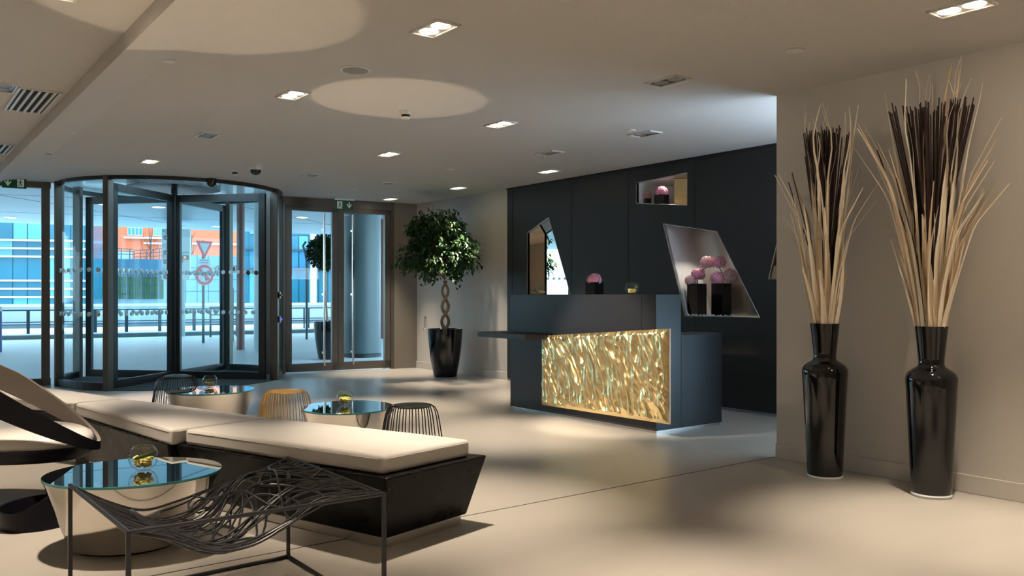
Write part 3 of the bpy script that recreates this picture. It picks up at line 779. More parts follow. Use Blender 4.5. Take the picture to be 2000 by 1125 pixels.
# ------------------------------------------------------------------ tall vases with dried grasses
VPROF = [(0, .0), (.100, .0), (.106, .006), (.112, .05), (.126, .35), (.139, .62), (.143, .69), (.141, .71), (.128, .735), (.098, .757), (.078, .768), (.070, .785),
         (.072, .82), (.082, .92), (.092, 1.01), (.086, 1.01), (.076, .92), (.066, .80), (.06, .78), (0, .77)]
def tall_vase(pos, s, label):
    t = thing('floor_vase', label, 'vase', pos, 0, 'tall black floor vases')
    bm = BM(); add_lathe(bm, [(r * s, z * s) for r, z in VPROF], (0, 0, 0), 48); link_mesh('body', bm, M['black_gloss'], t, smooth=True, local=True, angle=50)
    bm = BM(); add_lathe(bm, [(.101 * s, .0), (.110 * s, .0), (.1135 * s, .012), (.108 * s, .02)], (0, 0, .001), 48); link_mesh('clear_foot', bm, M['rock_glass'], t, smooth=True, local=True)
def grasses(pos, s, label, seed, ntw, nbl, topz, twz, fan):
    rnd = random.Random(seed)
    base = Vector(pos) + Vector((0, 0, .985 * s))
    t = thing('dried_grass_bunch', label, 'dried grasses', base, 0, 'dried grass bunches')
    V3 = Vector
    xmax = XV - .03
    def clampx(p_):
        if p_.x > xmax: p_.x = xmax
        return p_
    H = twz - base.z
    for k in range(ntw):
        bm = BM(); a_ = rnd.random() * 2 * pi; q = sqrt(rnd.random())
        stray = k < 9
        b0 = base + V3((cos(a_) * .04 * q * s, sin(a_) * .04 * q * s, -.15))
        out = q * fan if not stray else rnd.uniform(fan, fan + .12)
        h = H * (rnd.uniform(.95, 1.0) if not stray else rnd.uniform(.6, .96))
        e = base + V3((cos(a_) * out, sin(a_) * out, h))
        m1 = base + V3((cos(a_) * out * .40, sin(a_) * out * .40, h * .5)) + V3((rnd.uniform(-.008, .008), rnd.uniform(-.008, .008), 0))
        add_tube(bm, [clampx(x) for x in (b0, m1, e)], [.0045, .0042, .0036], 5)
        link_mesh('dark_twig', bm, M['twig'], t)
    for k in range(nbl):
        a_ = rnd.random() * 2 * pi
        kind = k % 6 if k % 9 else 0       # 0: tall curly, 1-2: sweeping outwards, 3-5: short inner
        b0r = rnd.uniform(.045, .068) * s
        if kind == 0: h = (topz - base.z) * rnd.uniform(.88, 1.0); out = rnd.uniform(.05, fan + .05); w0 = rnd.uniform(.007, .013)
        elif kind < 3: h = H * rnd.uniform(.55, .95); out = rnd.uniform(fan * .65, fan + .10); w0 = rnd.uniform(.007, .014)
        else: h = H * rnd.uniform(.28, .68); out = rnd.uniform(.06, .20); w0 = rnd.uniform(.012, .022)
        n = 16; pts = []; ph = rnd.random() * 6
        side = V3((-sin(a_), cos(a_), 0)); dirv = V3((cos(a_), sin(a_), 0)); curl = rnd.uniform(-.05, .05); tw0 = rnd.uniform(.3, 1.3) * (1 if k % 2 else -1)
        for i in range(n + 1):
            u_ = i / n
            rr = b0r * (1 - u_ * .5) + out * (u_ ** 1.35)
            wob = curl * sin(u_ * 3.0)
            if kind == 0: wob += .13 * sin(u_ * 15 + ph) * max(0, u_ - .66)
            p_ = base + dirv * rr + V3((0, 0, -.12 * (1 - u_) + h * u_)) + side * wob
            if kind in (1, 2) and u_ > .72: p_ += dirv * (u_ - .72) * .30 - V3((0, 0, (u_ - .72) * .18))
            w = w0 * (1 - .88 * u_ ** 1.8) + .0014
            tw = a_ + pi / 2 + tw0 * u_ * (2.2 if kind == 0 and u_ > .6 else 1)
            pts.append((clampx(p_), V3((cos(tw), sin(tw), 0)) * w))
        bm = BM(); A = [bm.verts.new(p_ + d_) for p_, d_ in pts]; C_ = [bm.verts.new(p_ + V3((-d_.y, d_.x, 0)) * .45) for p_, d_ in pts]; B_ = [bm.verts.new(p_ - d_) for p_, d_ in pts]
        for i in range(n):
            bm.faces.new((A[i], A[i + 1], C_[i + 1], C_[i])); bm.faces.new((C_[i], C_[i + 1], B_[i + 1], B_[i]))
        link_mesh('pale_blade', bm, M['straw'] if rnd.random() < .75 else M['straw_dark'], t, smooth=True, recalc=False)
v1 = at_z(1611, 932); v2 = at_z(1819, 968)
tall_vase(v1, 1.0, 'left tall black glossy floor vase, nearer the wall corner')
tall_vase(v2, 1.0, 'right tall black glossy floor vase, nearer the camera')
grasses(v1, 1.0, 'dried twigs and bleached grass in the left floor vase', 11, 96, 66, 2.46, 2.29, .15)
grasses(v2, 1.0, 'dried twigs and bleached grass in the right floor vase', 12, 98, 84, 2.60, 2.35, .235)

# ------------------------------------------------------------------ potted fig tree
fp = Vector((6.62, 10.38, 0))
PPROF = [(0, 0), (.155, 0), (.168, .01), (.205, .2), (.235, .42), (.252, .62), (.255, .70), (.243, .70), (.238, .64), (0, .62)]
def planter(pos, s, label, group=None):
    t = thing('planter', label, 'planter', pos, 0, group)
    bm = BM(); add_lathe(bm, [(r * s, z * s) for r, z in PPROF[:-1]] + [(.236 * s, .60 * s)], (0, 0, 0), 48); link_mesh('pot', bm, M['black_gloss'], t, smooth=True, local=True, angle=50)
    bm = BM(); add_lathe(bm, [(0, .655 * s), (.15 * s, .65 * s), (.234 * s, .64 * s)], (0, 0, 0), 32); link_mesh('soil', bm, M['soil'], t, local=True)
    return t
planter(fp, 1.0, 'tapered black glossy planter holding the braided fig tree')
fig = thing('fig_tree', 'weeping fig with twisted braided trunk in black planter', 'potted tree', fp + Vector((0, 0, .66)))
for k in range(2):
    bm = BM(); pts = []
    for i in range(49):
        u_ = i / 48; z = .62 + .78 * u_; a_ = k * pi + u_ * 2 * pi * 1.75 + .6
        rr = .055 * (1 - .25 * u_)
        pts.append(fp + Vector((rr * cos(a_) * FWD.y + rr * sin(a_) * .6 * FWD.x * 1, -rr * cos(a_) * FWD.x + rr * sin(a_) * .6 * FWD.y, z)))
    add_tube(bm, pts, [.026 - .008 * i / 48 for i in range(49)], 10); link_mesh('trunk', bm, M['bark'], fig, smooth=True)
def leaf_faces(bm, p, d, up, L, W):
    sd = d.cross(up); sd = sd.normalized() if sd.length > 1e-4 else Vector((1, 0, 0))
    n_ = sd.cross(d).normalized()
    pts = [(0, 0), (.25, .42), (.55, .5), (.82, .22), (1.0, 0), (.82, -.22), (.55, -.5), (.25, -.42)]
    mid = [bm.verts.new(p), bm.verts.new(p + d * L * .5 - n_ * L * .04), bm.verts.new(p + d * L - n_ * L * .16)]
    def v(a_, b_): return bm.verts.new(p + d * L * a_ + sd * W * b_ + n_ * W * abs(b_) * .35 - n_ * L * .16 * a_ * a_)
    l1, l2 = v(.28, .5), v(.68, .42); r1, r2 = v(.28, -.5), v(.68, -.42)
    for f in ((mid[0], mid[1], l1), (l1, mid[1], l2), (mid[1], mid[2], l2), (mid[0], r1, mid[1]), (r1, r2, mid[1]), (mid[1], r2, mid[2])): bm.faces.new(f)
rnd = random.Random(21)
tw = BM(); lf = BM()
crown_c = fp + Vector((-.15, -.10, 1.84))
ctr = fp + Vector((-.01, 0, 1.40))
bl = 0
XLIM = XW - .05
for k in range(150):
    ph = math.acos(rnd.uniform(-.75, 1)); th = rnd.random() * 2 * pi
    d = Vector((sin(ph) * cos(th), sin(ph) * sin(th), cos(ph)))
    q = rnd.uniform(.45, 1.0) ** .6
    e = crown_c + Vector((d.x * .50 * q, d.y * .60 * q, d.z * .66 * q))
    e += (RGT * -.10 if k % 9 == 0 else Vector())
    if e.x > XLIM - .02: e.x = XLIM - .02
    st = ctr.lerp(crown_c, rnd.uniform(0, .7))
    m1 = st.lerp(e, .55) + Vector((0, 0, .10))
    pts = [st, m1, e, e + Vector((d.x * .06, d.y * .06, -.09))]
    add_tube(tw, pts[:3], [.006, .004, .0015], 5)
    for i in range(36):
        u_ = rnd.uniform(.35, 1.0); 
        p_ = (m1.lerp(e, (u_ - .35) / .5) if u_ < .85 else e.lerp(pts[3], (u_ - .85) / .15))
        p_ = p_ + Vector((rnd.uniform(-.06, .06), rnd.uniform(-.06, .06), rnd.uniform(-.05, .05)))
        dd = Vector((d.x * .7 + rnd.uniform(-.8, .8), d.y * .7 + rnd.uniform(-.8, .8), rnd.uniform(-1.2, .15))).normalized()
        L_ = rnd.uniform(.055, .088)
        if p_.x + dd.x * L_ > XLIM: continue
        leaf_faces(lf, p_, dd, Vector((rnd.uniform(-.4, .4), rnd.uniform(-.4, .4), 1)).normalized(), L_, L_ * .5)
link_mesh('twigs', tw, M['bark'], fig, smooth=True)
o = link_mesh('foliage', lf, M['ficus'], fig, smooth=True, recalc=False)
# notice and hook on the cream wall
q = at_x(831, 515, XW - .012); t = thing('wall_notice', 'small framed notice on the cream wall behind the fig tree', 'notice', (XW, q.y, q.z))
bm = BM(); add_box(bm, (XW - .006, q.y, q.z), (.010, .16, .32)); link_mesh('board', bm, M['pale_pane'], t)
bm = BM()
for i in range(6): add_box(bm, (XW - .012, q.y, q.z + .12 - i * .045), (.002, .12, .012 if i % 2 else .02))
link_mesh('printed_lines', bm, M['sign_black'], t)
q = at_x(829, 632, XW - .03); bm = BM()
add_tube(bm, [Vector((XW - .02, q.y, q.z + .10)), Vector((XW - .03, q.y + .005, q.z)), Vector((XW - .03, q.y, q.z - .06)), Vector((XW - .035, q.y + .03, q.z - .10)), Vector((XW - .03, q.y + .04, q.z - .085))], .006, 6)
add_tube(bm, [Vector((XW - .03, q.y, q.z - .06)), Vector((XW - .03, q.y - .03, q.z - .10))], .006, 6)
add_box(bm, (XW - .01, q.y, q.z + .10), (.02, .02, .03))
tag(link_mesh('wall_hook', bm, M['steel'], smooth=True), 'slim metal hook on the cream wall left of the planter', 'hook')

# ------------------------------------------------------------------ bench modules
def bench(name_label, top, zt, inset_b, cush, cz0, cz1):
    """top: tray outline (4 xy, counter-clockwise), cush: cushion outline"""
    c = sum((Vector((*p_, 0)) for p_ in top), Vector()) / 4
    t = thing('bench', name_label, 'bench', (c.x, c.y, 0), 0, 'angular upholstered benches')
    def inset(poly, d):
        out = []; n = len(poly)
        for i in range(n):
            p0, p1, p2 = Vector(poly[i - 1]), Vector(poly[i]), Vector(poly[(i + 1) % n])
            e1 = (p1 - p0).normalized(); e2 = (p2 - p1).normalized()
            n1 = Vector((-e1.y, e1.x)); n2 = Vector((-e2.y, e2.x))
            b = (n1 + n2); b = b / max(.2, b.length_squared) * 2
            out.append(p1 + b * d)
        return out
    bot = inset(top, inset_b)
    bm = BM(); tt = [Vector((*p_, zt)) for p_ in top]; bb = [Vector((*p_, .05)) for p_ in bot]
    add_prism(bm, bb, tt); link_mesh('tray', bm, M['bench_black'], t, bevel=.008)
    bm = BM(); pl = inset(bot, .02); add_prism(bm, [Vector((*p_, 0)) for p_ in pl], [Vector((*p_, .055)) for p_ in pl]); link_mesh('plinth', bm, M['steel'], t)
    # cushion: soft pillow block
    bm = BM(); n = 22; m_ = 14
    def lerp4(u_, v_):
        a_, b_, c_, d_ = [Vector(x) for x in cush]
        return (a_ * (1 - u_) + b_ * u_) * (1 - v_) + (d_ * (1 - u_) + c_ * u_) * v_
    grid = []
    for i in range(n + 1):
        row = []
        for j in range(m_ + 1):
            u_ = i / n; v_ = j / m_
            p_ = lerp4(u_, v_)
            crown = (1 - (2 * u_ - 1) ** 4) * (1 - (2 * v_ - 1) ** 4)
            row.append((p_, crown))
        grid.append(row)
    def zt_(c_): return cz1 - .012 + .016 * c_
    T = [[bm.verts.new((*p_, zt_(c_))) for p_, c_ in row] for row in grid]
    B = [[bm.verts.new((*p_, cz0)) for p_, c_ in row] for row in grid]
    for i in range(n):
        for j in range(m_):
            bm.faces.new((T[i][j], T[i + 1][j], T[i + 1][j + 1], T[i][j + 1])); bm.faces.new((B[i][j], B[i][j + 1], B[i + 1][j + 1], B[i + 1][j]))
    for i in range(n):
        bm.faces.new((B[i][0], B[i + 1][0], T[i + 1][0], T[i][0])); bm.faces.new((T[i][m_], T[i + 1][m_], B[i + 1][m_], B[i][m_]))
    for j in range(m_):
        bm.faces.new((B[0][j + 1], B[0][j], T[0][j], T[0][j + 1])); bm.faces.new((B[n][j], B[n][j + 1], T[n][j + 1], T[n][j]))
    cu = link_mesh('cushion', bm, M['leather'], t, smooth=True, bevel=.022, bseg=4, angle=60)
    # seam line round the cushion
    bm = BM(); pts = []
    ci = inset(cush, -.0005); zc_ = cz1 - .028
    for i in range(4):
        a_, b_ = Vector(ci[i]), Vector(ci[(i + 1) % 4])
        L_ = (b_ - a_).length
        for k in range(12):
            f = .035 / L_ + (1 - .07 / L_) * k / 11; q_ = a_.lerp(b_, f); pts.append(Vector((q_.x, q_.y, zc_)))
    add_tube(bm, pts, .0022, 6, closed=True); link_mesh('piping', bm, M['leather'], cu, smooth=True)
    return t
ZTRAY = .355
b1 = [(1.86, 3.42), (2.556, 3.60), (1.98, 5.06), (1.34, 4.93)]
bench('front black bench module with cream cushion, nearest the wire bench', b1, ZTRAY, .072, [(1.88, 3.49), (2.47, 3.63), (1.925, 5.0), (1.375, 4.87)], ZTRAY, .455)
b2 = [(1.27, 4.75), (1.95, 5.02), (1.46, 6.58), (1.07, 6.52)]
b2 = [(1.305, 4.945), (1.95, 5.075), (1.46, 6.58), (1.07, 6.52)]
bench('middle bench module with cream cushion beside the gold stool', b2, ZTRAY, .072, [(1.31, 4.90), (1.915, 5.03), (1.43, 6.54), (1.10, 6.49)], ZTRAY, .455)
b3 = [(1.07, 6.535), (1.46, 6.595), (.98, 8.3), (.28, 8.1)]
bench('rear bench module mostly hidden behind the looped lounge chair', b3, ZTRAY, .072, [(1.10, 6.55), (1.42, 6.60), (.95, 8.24), (.33, 8.06)], ZTRAY, .455)

# ------------------------------------------------------------------ oval mirror tables
def oval_table(c, rx, ry, rz, h, label, bx=.0, by=.0, br=.30):
    t = thing('coffee_table', label, 'coffee table', (c[0], c[1], 0), rz, 'oval mirrored coffee tables')
    seg = 56; bm = BM(); rings = []
    # lofted body: wide at top, narrower, slightly offset foot
    for k in range(13):
        u_ = k / 12
        fx = rx * (br / rx + (1 - br / rx) * u_ ** .9); fy = ry * (br * .88 / ry + (1 - br * .88 / ry) * u_ ** .9)
        ox, oy = bx * (1 - u_), by * (1 - u_)
        rings.append([bm.verts.new((ox + fx * cos(2 * pi * i / seg), oy + fy * sin(2 * pi * i / seg), .012 + (h - .024) * u_)) for i in range(seg)])
    for a_, b_ in zip(rings[:-1], rings[1:]):
        for i in range(seg): bm.faces.new((a_[i], a_[(i + 1) % seg], b_[(i + 1) % seg], b_[i]))
    bm.faces.new(list(reversed(rings[0]))); bm.faces.new(rings[-1])
    link_mesh('body', bm, M['mirror_body'], t, smooth=True, local=True)
    bm = BM(); add_lathe(bm, [(0, 0), (.92, 0), (.92, .014), (0, .014)], (bx, by, 0), 40, br, br * .88); link_mesh('foot_ring', bm, M['dark_plastic'], t, local=True)
    bm = BM(); add_lathe(bm, [(0, h), (1.0, h), ], (0, 0, 0), 64, rx + .004, ry + .004); top = link_mesh('mirror_top', bm, M['table_glass'], t, local=True)
    bm = BM(); add_lathe(bm, [(1.0, h - .012), (1.004, h - .010), (1.004, h - .001), (1.0, h)], (0, 0, 0), 64, rx + .004, ry + .004); link_mesh('glass_edge', bm, M['glass_edge'], top, local=True, smooth=True)
    return t
CAMROT = atan2(RGT.y, RGT.x)
tb1 = at_z(263, 920, .345); tb2 = at_z(411, 761, .38); tb3 = at_z(679, 794, .38)
oval_table(tb1, .395, .34, CAMROT + .25, .345, 'oval mirror topped coffee table in front, beside the wire bench', bx=-.03, by=-.02, br=.245)
oval_table(tb2, .36, .34, CAMROT + .1, .38, 'oval mirrored table by the revolving door, behind the bench', br=.25)
oval_table(tb3, .325, .36, CAMROT + .1, .38, 'oval mirrored table between the gold stool and a black stool', br=.22)
g1 = at_z(280, 918, .345); g2 = at_z(410, 757, .38); g3 = at_z(674, 792, .38)
make_bowl(g1, 'glass bowl on the front coffee table', r=.068, where='bowl on the front coffee table', leaf_rot=-.6, full=.6)
make_bowl(g2, 'glass bowl on the table by the revolving door', r=.062, where='bowl on the table by the revolving door', full=.4)
make_bowl(g3, 'glass bowl on the table by the gold stool', r=.062, where='bowl on the table by the gold stool', leaf_rot=2, full=.55)

# ------------------------------------------------------------------ wire stools
def stool(c, m_, label, rz=0, rt=.155, rb=.20, h=.46, n=13):
    t = thing('wire_stool', label, 'stool', (c[0], c[1], 0), rz, 'wire stools')
    bm = BM()
    for k in range(n):
        phi = pi * k / n
        for off in (.055, -.055):
            u_ = Vector((cos(phi), sin(phi), 0)); v_ = Vector((-sin(phi), cos(phi), 0)) * off
            pts = []
            half = sqrt(rt * rt - off * off)
            prof = [(rb * .97, .005), (rb * 1.0, .10), (rb * .99, .22), (rt * 1.16, .34), (rt * 1.08, .40), (rt * .98, .435), (rt * .80, .455), (rt * .45, h)]
            for r_, z_ in prof: pts.append(u_ * r_ + v_ * (r_ / rt) * .9 + Vector((0, 0, z_)))
            add_tube(bm, pts, .0042, 5)
    link_mesh('wire_cage', bm, m_, t, smooth=True, local=True)
    bm = BM(); add_lathe(bm, [(0, h - .01), (rt * .55, h - .008), (rt * .82, h - .014), (rt * .85, h - .008), (rt * .55, h + .004), (0, h + .005)], (0, 0, 0), 36); link_mesh('seat', bm, m_, t, smooth=True, local=True)
    bm = BM(); add_tube(bm, [Vector((rb * 1.02 * cos(2 * pi * k / 40), rb * 1.02 * sin(2 * pi * k / 40), .006)) for k in range(40)], .006, 6, closed=True); link_mesh('base_ring', bm, m_, t, smooth=True, local=True)
    return t
s_l = at_z(345, 733, .46); s_g = at_z(559, 762, .46); s_r = at_z(805, 790, .46)
stool(s_l, M['stool_black'], 'black wire stool by the revolving door, left of its table')
stool(s_g, M['stool_gold'], 'gold wire stool behind the bench')
stool(s_r, M['stool_black'], 'black wire stool at the right, behind the front bench cushion')

# ------------------------------------------------------------------ wire net bench in front
def camxy(r, d, z=0): v = FWD * d + RGT * r; return Vector((v.x, v.y, z))
FL, RF, LB, RB = camxy(-1.194, 2.613), camxy(-.475, 3.116), camxy(-1.714, 3.258), camxy(-1.018, 3.82)
ZR = .459
nb = thing('wire_lounger', 'black wire net lounge seat on a thin square frame', 'lounge seat', (FL + RF + LB + RB) / 4)
def up(p_, z): return Vector((p_.x, p_.y, z))
for a_, b_ in ((FL, RF), (RF, RB), (FL, LB)):
    bm = BM(); add_tube(bm, [up(a_, ZR), up(b_, ZR)], .0075, 8); link_mesh('top_rail', bm, M['black_metal'], nb, smooth=True)
for p_ in (FL, RF, LB, RB):
    bm = BM(); add_box(bm, up(p_, ZR / 2 + .003), (.015, .015, ZR + .006), CAMROT + .6); link_mesh('leg', bm, M['black_metal'], nb, bevel=.002)
for a_, b_ in ((RB, LB), (RB, RF), (FL, LB), (FL, RF)):
    bm = BM(); add_tube(bm, [up(a_, .0085), up(b_, .0085)], .0085, 8); link_mesh('floor_rail', bm, M['black_metal'], nb, smooth=True)
NS = (0, .15, .3, .45, .6, .75, .9, 1); NT = (0, .25, .5, .75, 1)
NZ = ((.459, .415, .355, .355, .41, .459, .459, .459), (.459, .385, .315, .30, .345, .43, .455, .459), (.459, .375, .315, .325, .47, .485, .46, .459),
      (.459, .38, .325, .34, .425, .45, .455, .459), (.459, .375, .32, .335, .365, .395, .43, .459))
def sm(xs, ys, x):
    for i in range(len(xs) - 1):
        if x <= xs[i + 1] or i == len(xs) - 2:
            f = (x - xs[i]) / (xs[i + 1] - xs[i])
            def tang(k):
                k0, k1 = max(0, k - 1), min(len(xs) - 1, k + 1); return (ys[k1] - ys[k0]) / (xs[k1] - xs[k0])
            h = xs[i + 1] - xs[i]; f2, f3 = f * f, f * f * f
            return (2 * f3 - 3 * f2 + 1) * ys[i] + (f3 - 2 * f2 + f) * h * tang(i) + (-2 * f3 + 3 * f2) * ys[i + 1] + (f3 - f2) * h * tang(i + 1)
def net(s, t):
    """sagging net: s along the front rail (0 left, 1 right), t from front to back"""
    p_ = (FL * (1 - s) + RF * s) * (1 - t) + (LB * (1 - s) + RB * s) * t
    z = sm(NT, [sm(NS, r_, s) for r_ in NZ], t)
    return Vector((p_.x, p_.y, z))
rnd = random.Random(4)
bm = BM()
def strand(path, r=.0046): add_tube(bm, path, r, 6)
for k in range(15):                                    # long strands from rail to rail
    t0 = (k + .5) / 17; t1 = min(.98, max(.02, t0 + rnd.uniform(-.2, .2))); tm = t0 + (.5 - t0) * .45 + rnd.uniform(-.1, .1)
    pts = []
    for i in range(31):
        s = i / 30; t = (1 - s) ** 2 * t0 + 2 * s * (1 - s) * tm + s * s * t1
        q_ = net(s, min(1, max(0, t))); q_.z += .010 * sin(s * 8 + k * 2.1) * sin(pi * s); pts.append(q_)
    strand(pts)
for k in range(14):                                    # closed loops woven over the hump and belly
    cs = rnd.uniform(.36, .84); ct = rnd.uniform(.16, .84); ra = rnd.uniform(.10, .26); rb = ra * rnd.uniform(.4, .95); ro_ = rnd.uniform(0, pi); pts = []
    for i in range(26):
        a_ = 2 * pi * i / 26; u_, v_ = ra * cos(a_), rb * sin(a_)
        s_ = min(.985, max(.16, cs + u_ * cos(ro_) - v_ * sin(ro_))); t_ = min(.985, max(.02, ct + u_ * sin(ro_) + v_ * cos(ro_)))
        q_ = net(s_, t_); q_.z += .008 * sin(3 * a_ + k); pts.append(q_)
    add_tube(bm, pts, .0043, 6, closed=True)
for k in range(13):                                    # long crossing strands from edge to edge
    s0 = rnd.uniform(.22, .98); s1 = min(.99, max(.12, s0 + rnd.uniform(-.5, .5))); bow = rnd.uniform(-.16, .16)
    pts = []
    for i in range(19):
        u_ = i / 18; q_ = net(min(1, max(.04, s0 + (s1 - s0) * u_ + bow * sin(pi * u_))), u_); q_.z += .010 * sin(pi * u_) * (1 if k % 2 else -1); pts.append(q_)
    strand(pts, .0043)
for k in range(9):                                     # short ribs along the right rail
    t0 = .08 + .1 * k
    strand([net(1 - .02 * i, min(1, t0 + .012 * i)) for i in range(16)], .004)
for edge_t in (0.0, 1.0):
    strand([net(i / 40, edge_t) for i in range(41)], .0055)
link_mesh('wire_net', bm, M['black_metal'], nb, smooth=True)

# ------------------------------------------------------------------ looped lounge chair at left
CC = Vector((.565, 5.70, 0)); ca = radians(15)
AX = (RGT * cos(ca) - FWD * sin(ca)).normalized(); AY = Vector((-AX.y, AX.x, 0))
chair = thing('lounge_chair', 'low lounge chair with tilted loop back and off-white seat', 'lounge chair', CC)
SA, SB = .60, .34
def el(th, fa=1, fb=1, z=0, cx=0): v = CC + AX * (SA * fa * cos(th) + cx) + AY * (SB * fb * sin(th)); return Vector((v.x, v.y, z))
seg = 64
# lower shell bowl
bm = BM(); rings = []
for fa, z in ((.78, .262), (.92, .272), (1.0, .31), (1.02, .345), (.97, .35), (.90, .31)):
    rings.append([bm.verts.new(el(2 * pi * k / seg, fa, fa, z)) for k in range(seg)])
for a_, b_ in zip(rings[:-1], rings[1:]):
    for k in range(seg): bm.faces.new((a_[k], a_[(k + 1) % seg], b_[(k + 1) % seg], b_[k]))
bm.faces.new(list(reversed(rings[0]))); bm.faces.new(rings[-1])
link_mesh('seat_shell', bm, M['shell'], chair, smooth=True)
bm = BM(); rings = []
for fa, z in ((.90, .325), (.97, .345), (.985, .375), (.96, .405), (.88, .425), (.6, .435), (.25, .437)):
    rings.append([bm.verts.new(el(2 * pi * k / seg, fa, fa, z)) for k in range(seg)])
for a_, b_ in zip(rings[:-1], rings[1:]):
    for k in range(seg): bm.faces.new((a_[k], a_[(k + 1) % seg], b_[(k + 1) % seg], b_[k]))
bm.faces.new(list(reversed(rings[0]))); bm.faces.new(rings[-1])
link_mesh('seat_cushion', bm, M['seat_white'], chair, smooth=True, angle=80)
# tilted loop band
bm = BM(); N_ = 96
inn_b, inn_t, out_b, out_t = [], [], [], []
for k in range(N_):
    th = 2 * pi * k / N_; gx = RGT * .93 + FWD * .37; u_ = max(0, (.525 - (el(th) - CC).dot(gx)) / 1.05)           # 0 at the right tip, 1 at the far left
    zb_ = .31 + .52 * u_; hgt = .04 + .115 * min(1, u_ * 2.2) ** .8
    flare = 1.0 + .06 * u_
    inn_b.append(bm.verts.new(el(th, 1.015 * 1, 1.015, zb_))); inn_t.append(bm.verts.new(el(th, 1.015 * flare, 1.015 * flare, zb_ + hgt)))
    out_b.append(bm.verts.new(el(th, 1.05, 1.065, zb_ - .004))); out_t.append(bm.verts.new(el(th, 1.05 * flare, 1.065 * flare, zb_ + hgt)))
inner_faces = []
for k in range(N_):
    j = (k + 1) % N_
    inner_faces.append(bm.faces.new((inn_b[j], inn_b[k], inn_t[k], inn_t[j])))
    bm.faces.new((out_b[k], out_b[j], out_t[j], out_t[k])); inner_faces.append(bm.faces.new((inn_t[k], out_t[k], out_t[j], inn_t[j]))); bm.faces.new((out_b[k], inn_b[k], inn_b[j], out_b[j]))
for f in inner_faces: f.material_index = 1
link_mesh('loop_back', bm, [M['shell'], M['taupe']], chair, smooth=True, angle=50)
# floor ring pedestal with rising stem
RC = at_d(82, 0, 4.44); RC.z = 0
bm = BM(); Rr = .185; ri, ro, ti, to = [], [], [], []
for k in range(56):
    th = 2 * pi * k / 56
    w_ = max(0, (cos(th) + .15)) / 1.15
    zt = .095 + .15 * w_ ** 1.6
    d_ = RGT * cos(th) + FWD * sin(th) * 1.22; lean = RGT * (.03 * w_) + AX * 0
    b_ = RC + d_ * Rr; t_ = RC + d_ * (Rr + .015) + lean * (zt / .3) + (CC + AX * .45 - RC).normalized() * (.18 * w_ ** 2)
    ro.append(bm.verts.new((b_.x, b_.y, 0))); to.append(bm.verts.new((t_.x, t_.y, zt)))
    b2_ = RC + d_ * (Rr - .014); t2_ = t_ - d_ * .016
    ri.append(bm.verts.new((b2_.x, b2_.y, .006))); ti.append(bm.verts.new((t2_.x, t2_.y, zt)))
for k in range(56):
    j = (k + 1) % 56
    bm.faces.new((ro[k], ro[j], to[j], to[k])); bm.faces.new((to[k], to[j], ti[j], ti[k])); bm.faces.new((ti[k], ti[j], ri[j], ri[k]))
bm.faces.new(ri); bm.faces.new(list(reversed(ro)))
link_mesh('pedestal', bm, M['shell'], chair, smooth=True, angle=45)

# ------------------------------------------------------------------ outdoors
def outp(px, D): v = ray(px) * D; return Vector((v.x, v.y, 0))
def zat(py, D): return HC - (py - HZ) * D / FPX
# paving and forecourt
bm = BM(); add_prism(bm, [fac(-45, .06, -.2), fac(30, .06, -.2), fac(30, 90, -.2), fac(-45, 90, -.2)], [fac(-45, .06, -.005), fac(30, .06, -.005), fac(30, 90, -.005), fac(-45, 90, -.005)])
struct(link_mesh('pavement', bm, M['paving']), 'pale stone paving of the forecourt', 'pavement')
bm = BM(); add_prism(bm, [Vector((5.45, -14, -.2)), Vector((40, -14, -.2)), Vector((40, .85, -.2)), Vector((40, 11, -.2)), Vector((XW + 1.34, 11, -.2)), Vector((XW + 1.34, .85, -.2)), Vector((5.45, .85, -.2))], [Vector((5.45, -14, -.1)), Vector((40, -14, -.1)), Vector((40, .85, -.1)), Vector((40, 11, -.1)), Vector((XW + 1.34, 11, -.1)), Vector((XW + 1.34, .85, -.1)), Vector((5.45, .85, -.1))])
struct(link_mesh('pavement_side', bm, M['paving']), 'paving outside the side window', 'pavement')
# soffit of the canopy
ZS = 3.25; N_S = 15.3
bm = BM(); fb_ = lambda s, n, z: fac(s, n, z)
add_prism(bm, [fac(-30, .3, ZS), fac(20, .3, ZS), fac(20, N_S, ZS), fac(-30, N_S, ZS)], [fac(-30, .3, ZS + .25), fac(20, .3, ZS + .25), fac(20, N_S, ZS + .25), fac(-30, N_S, ZS + .25)])
struct(link_mesh('ceiling_canopy', bm, M['soffit']), 'pale panelled canopy soffit over the forecourt', 'canopy')
bm = BM()
for (s0_, n0_, s1_, n1_) in ((-9, 1.2, -1, 14.5), (-5.5, .8, 4, 14.0), (-1.5, .8, 9.5, 13.5), (3.6, .9, 15, 13), (-13, 5, -6, 15), (-10, 8.2, 16, 6.0), (-10, 12.3, 16, 10.6)):
    a_, b_ = fac(s0_, n0_, ZS - .002), fac(s1_, n1_, ZS - .002)
    d_ = (b_ - a_).normalized(); n_ = Vector((-d_.y, d_.x, 0)) * .022
    add_prism(bm, [a_ - n_, b_ - n_, b_ + n_, a_ + n_], [x + Vector((0, 0, .003)) for x in (a_ - n_, b_ - n_, b_ + n_, a_ + n_)])
struct(link_mesh('trim_6', bm, M['slit']), 'dark joints in the canopy soffit', 'soffit joint')
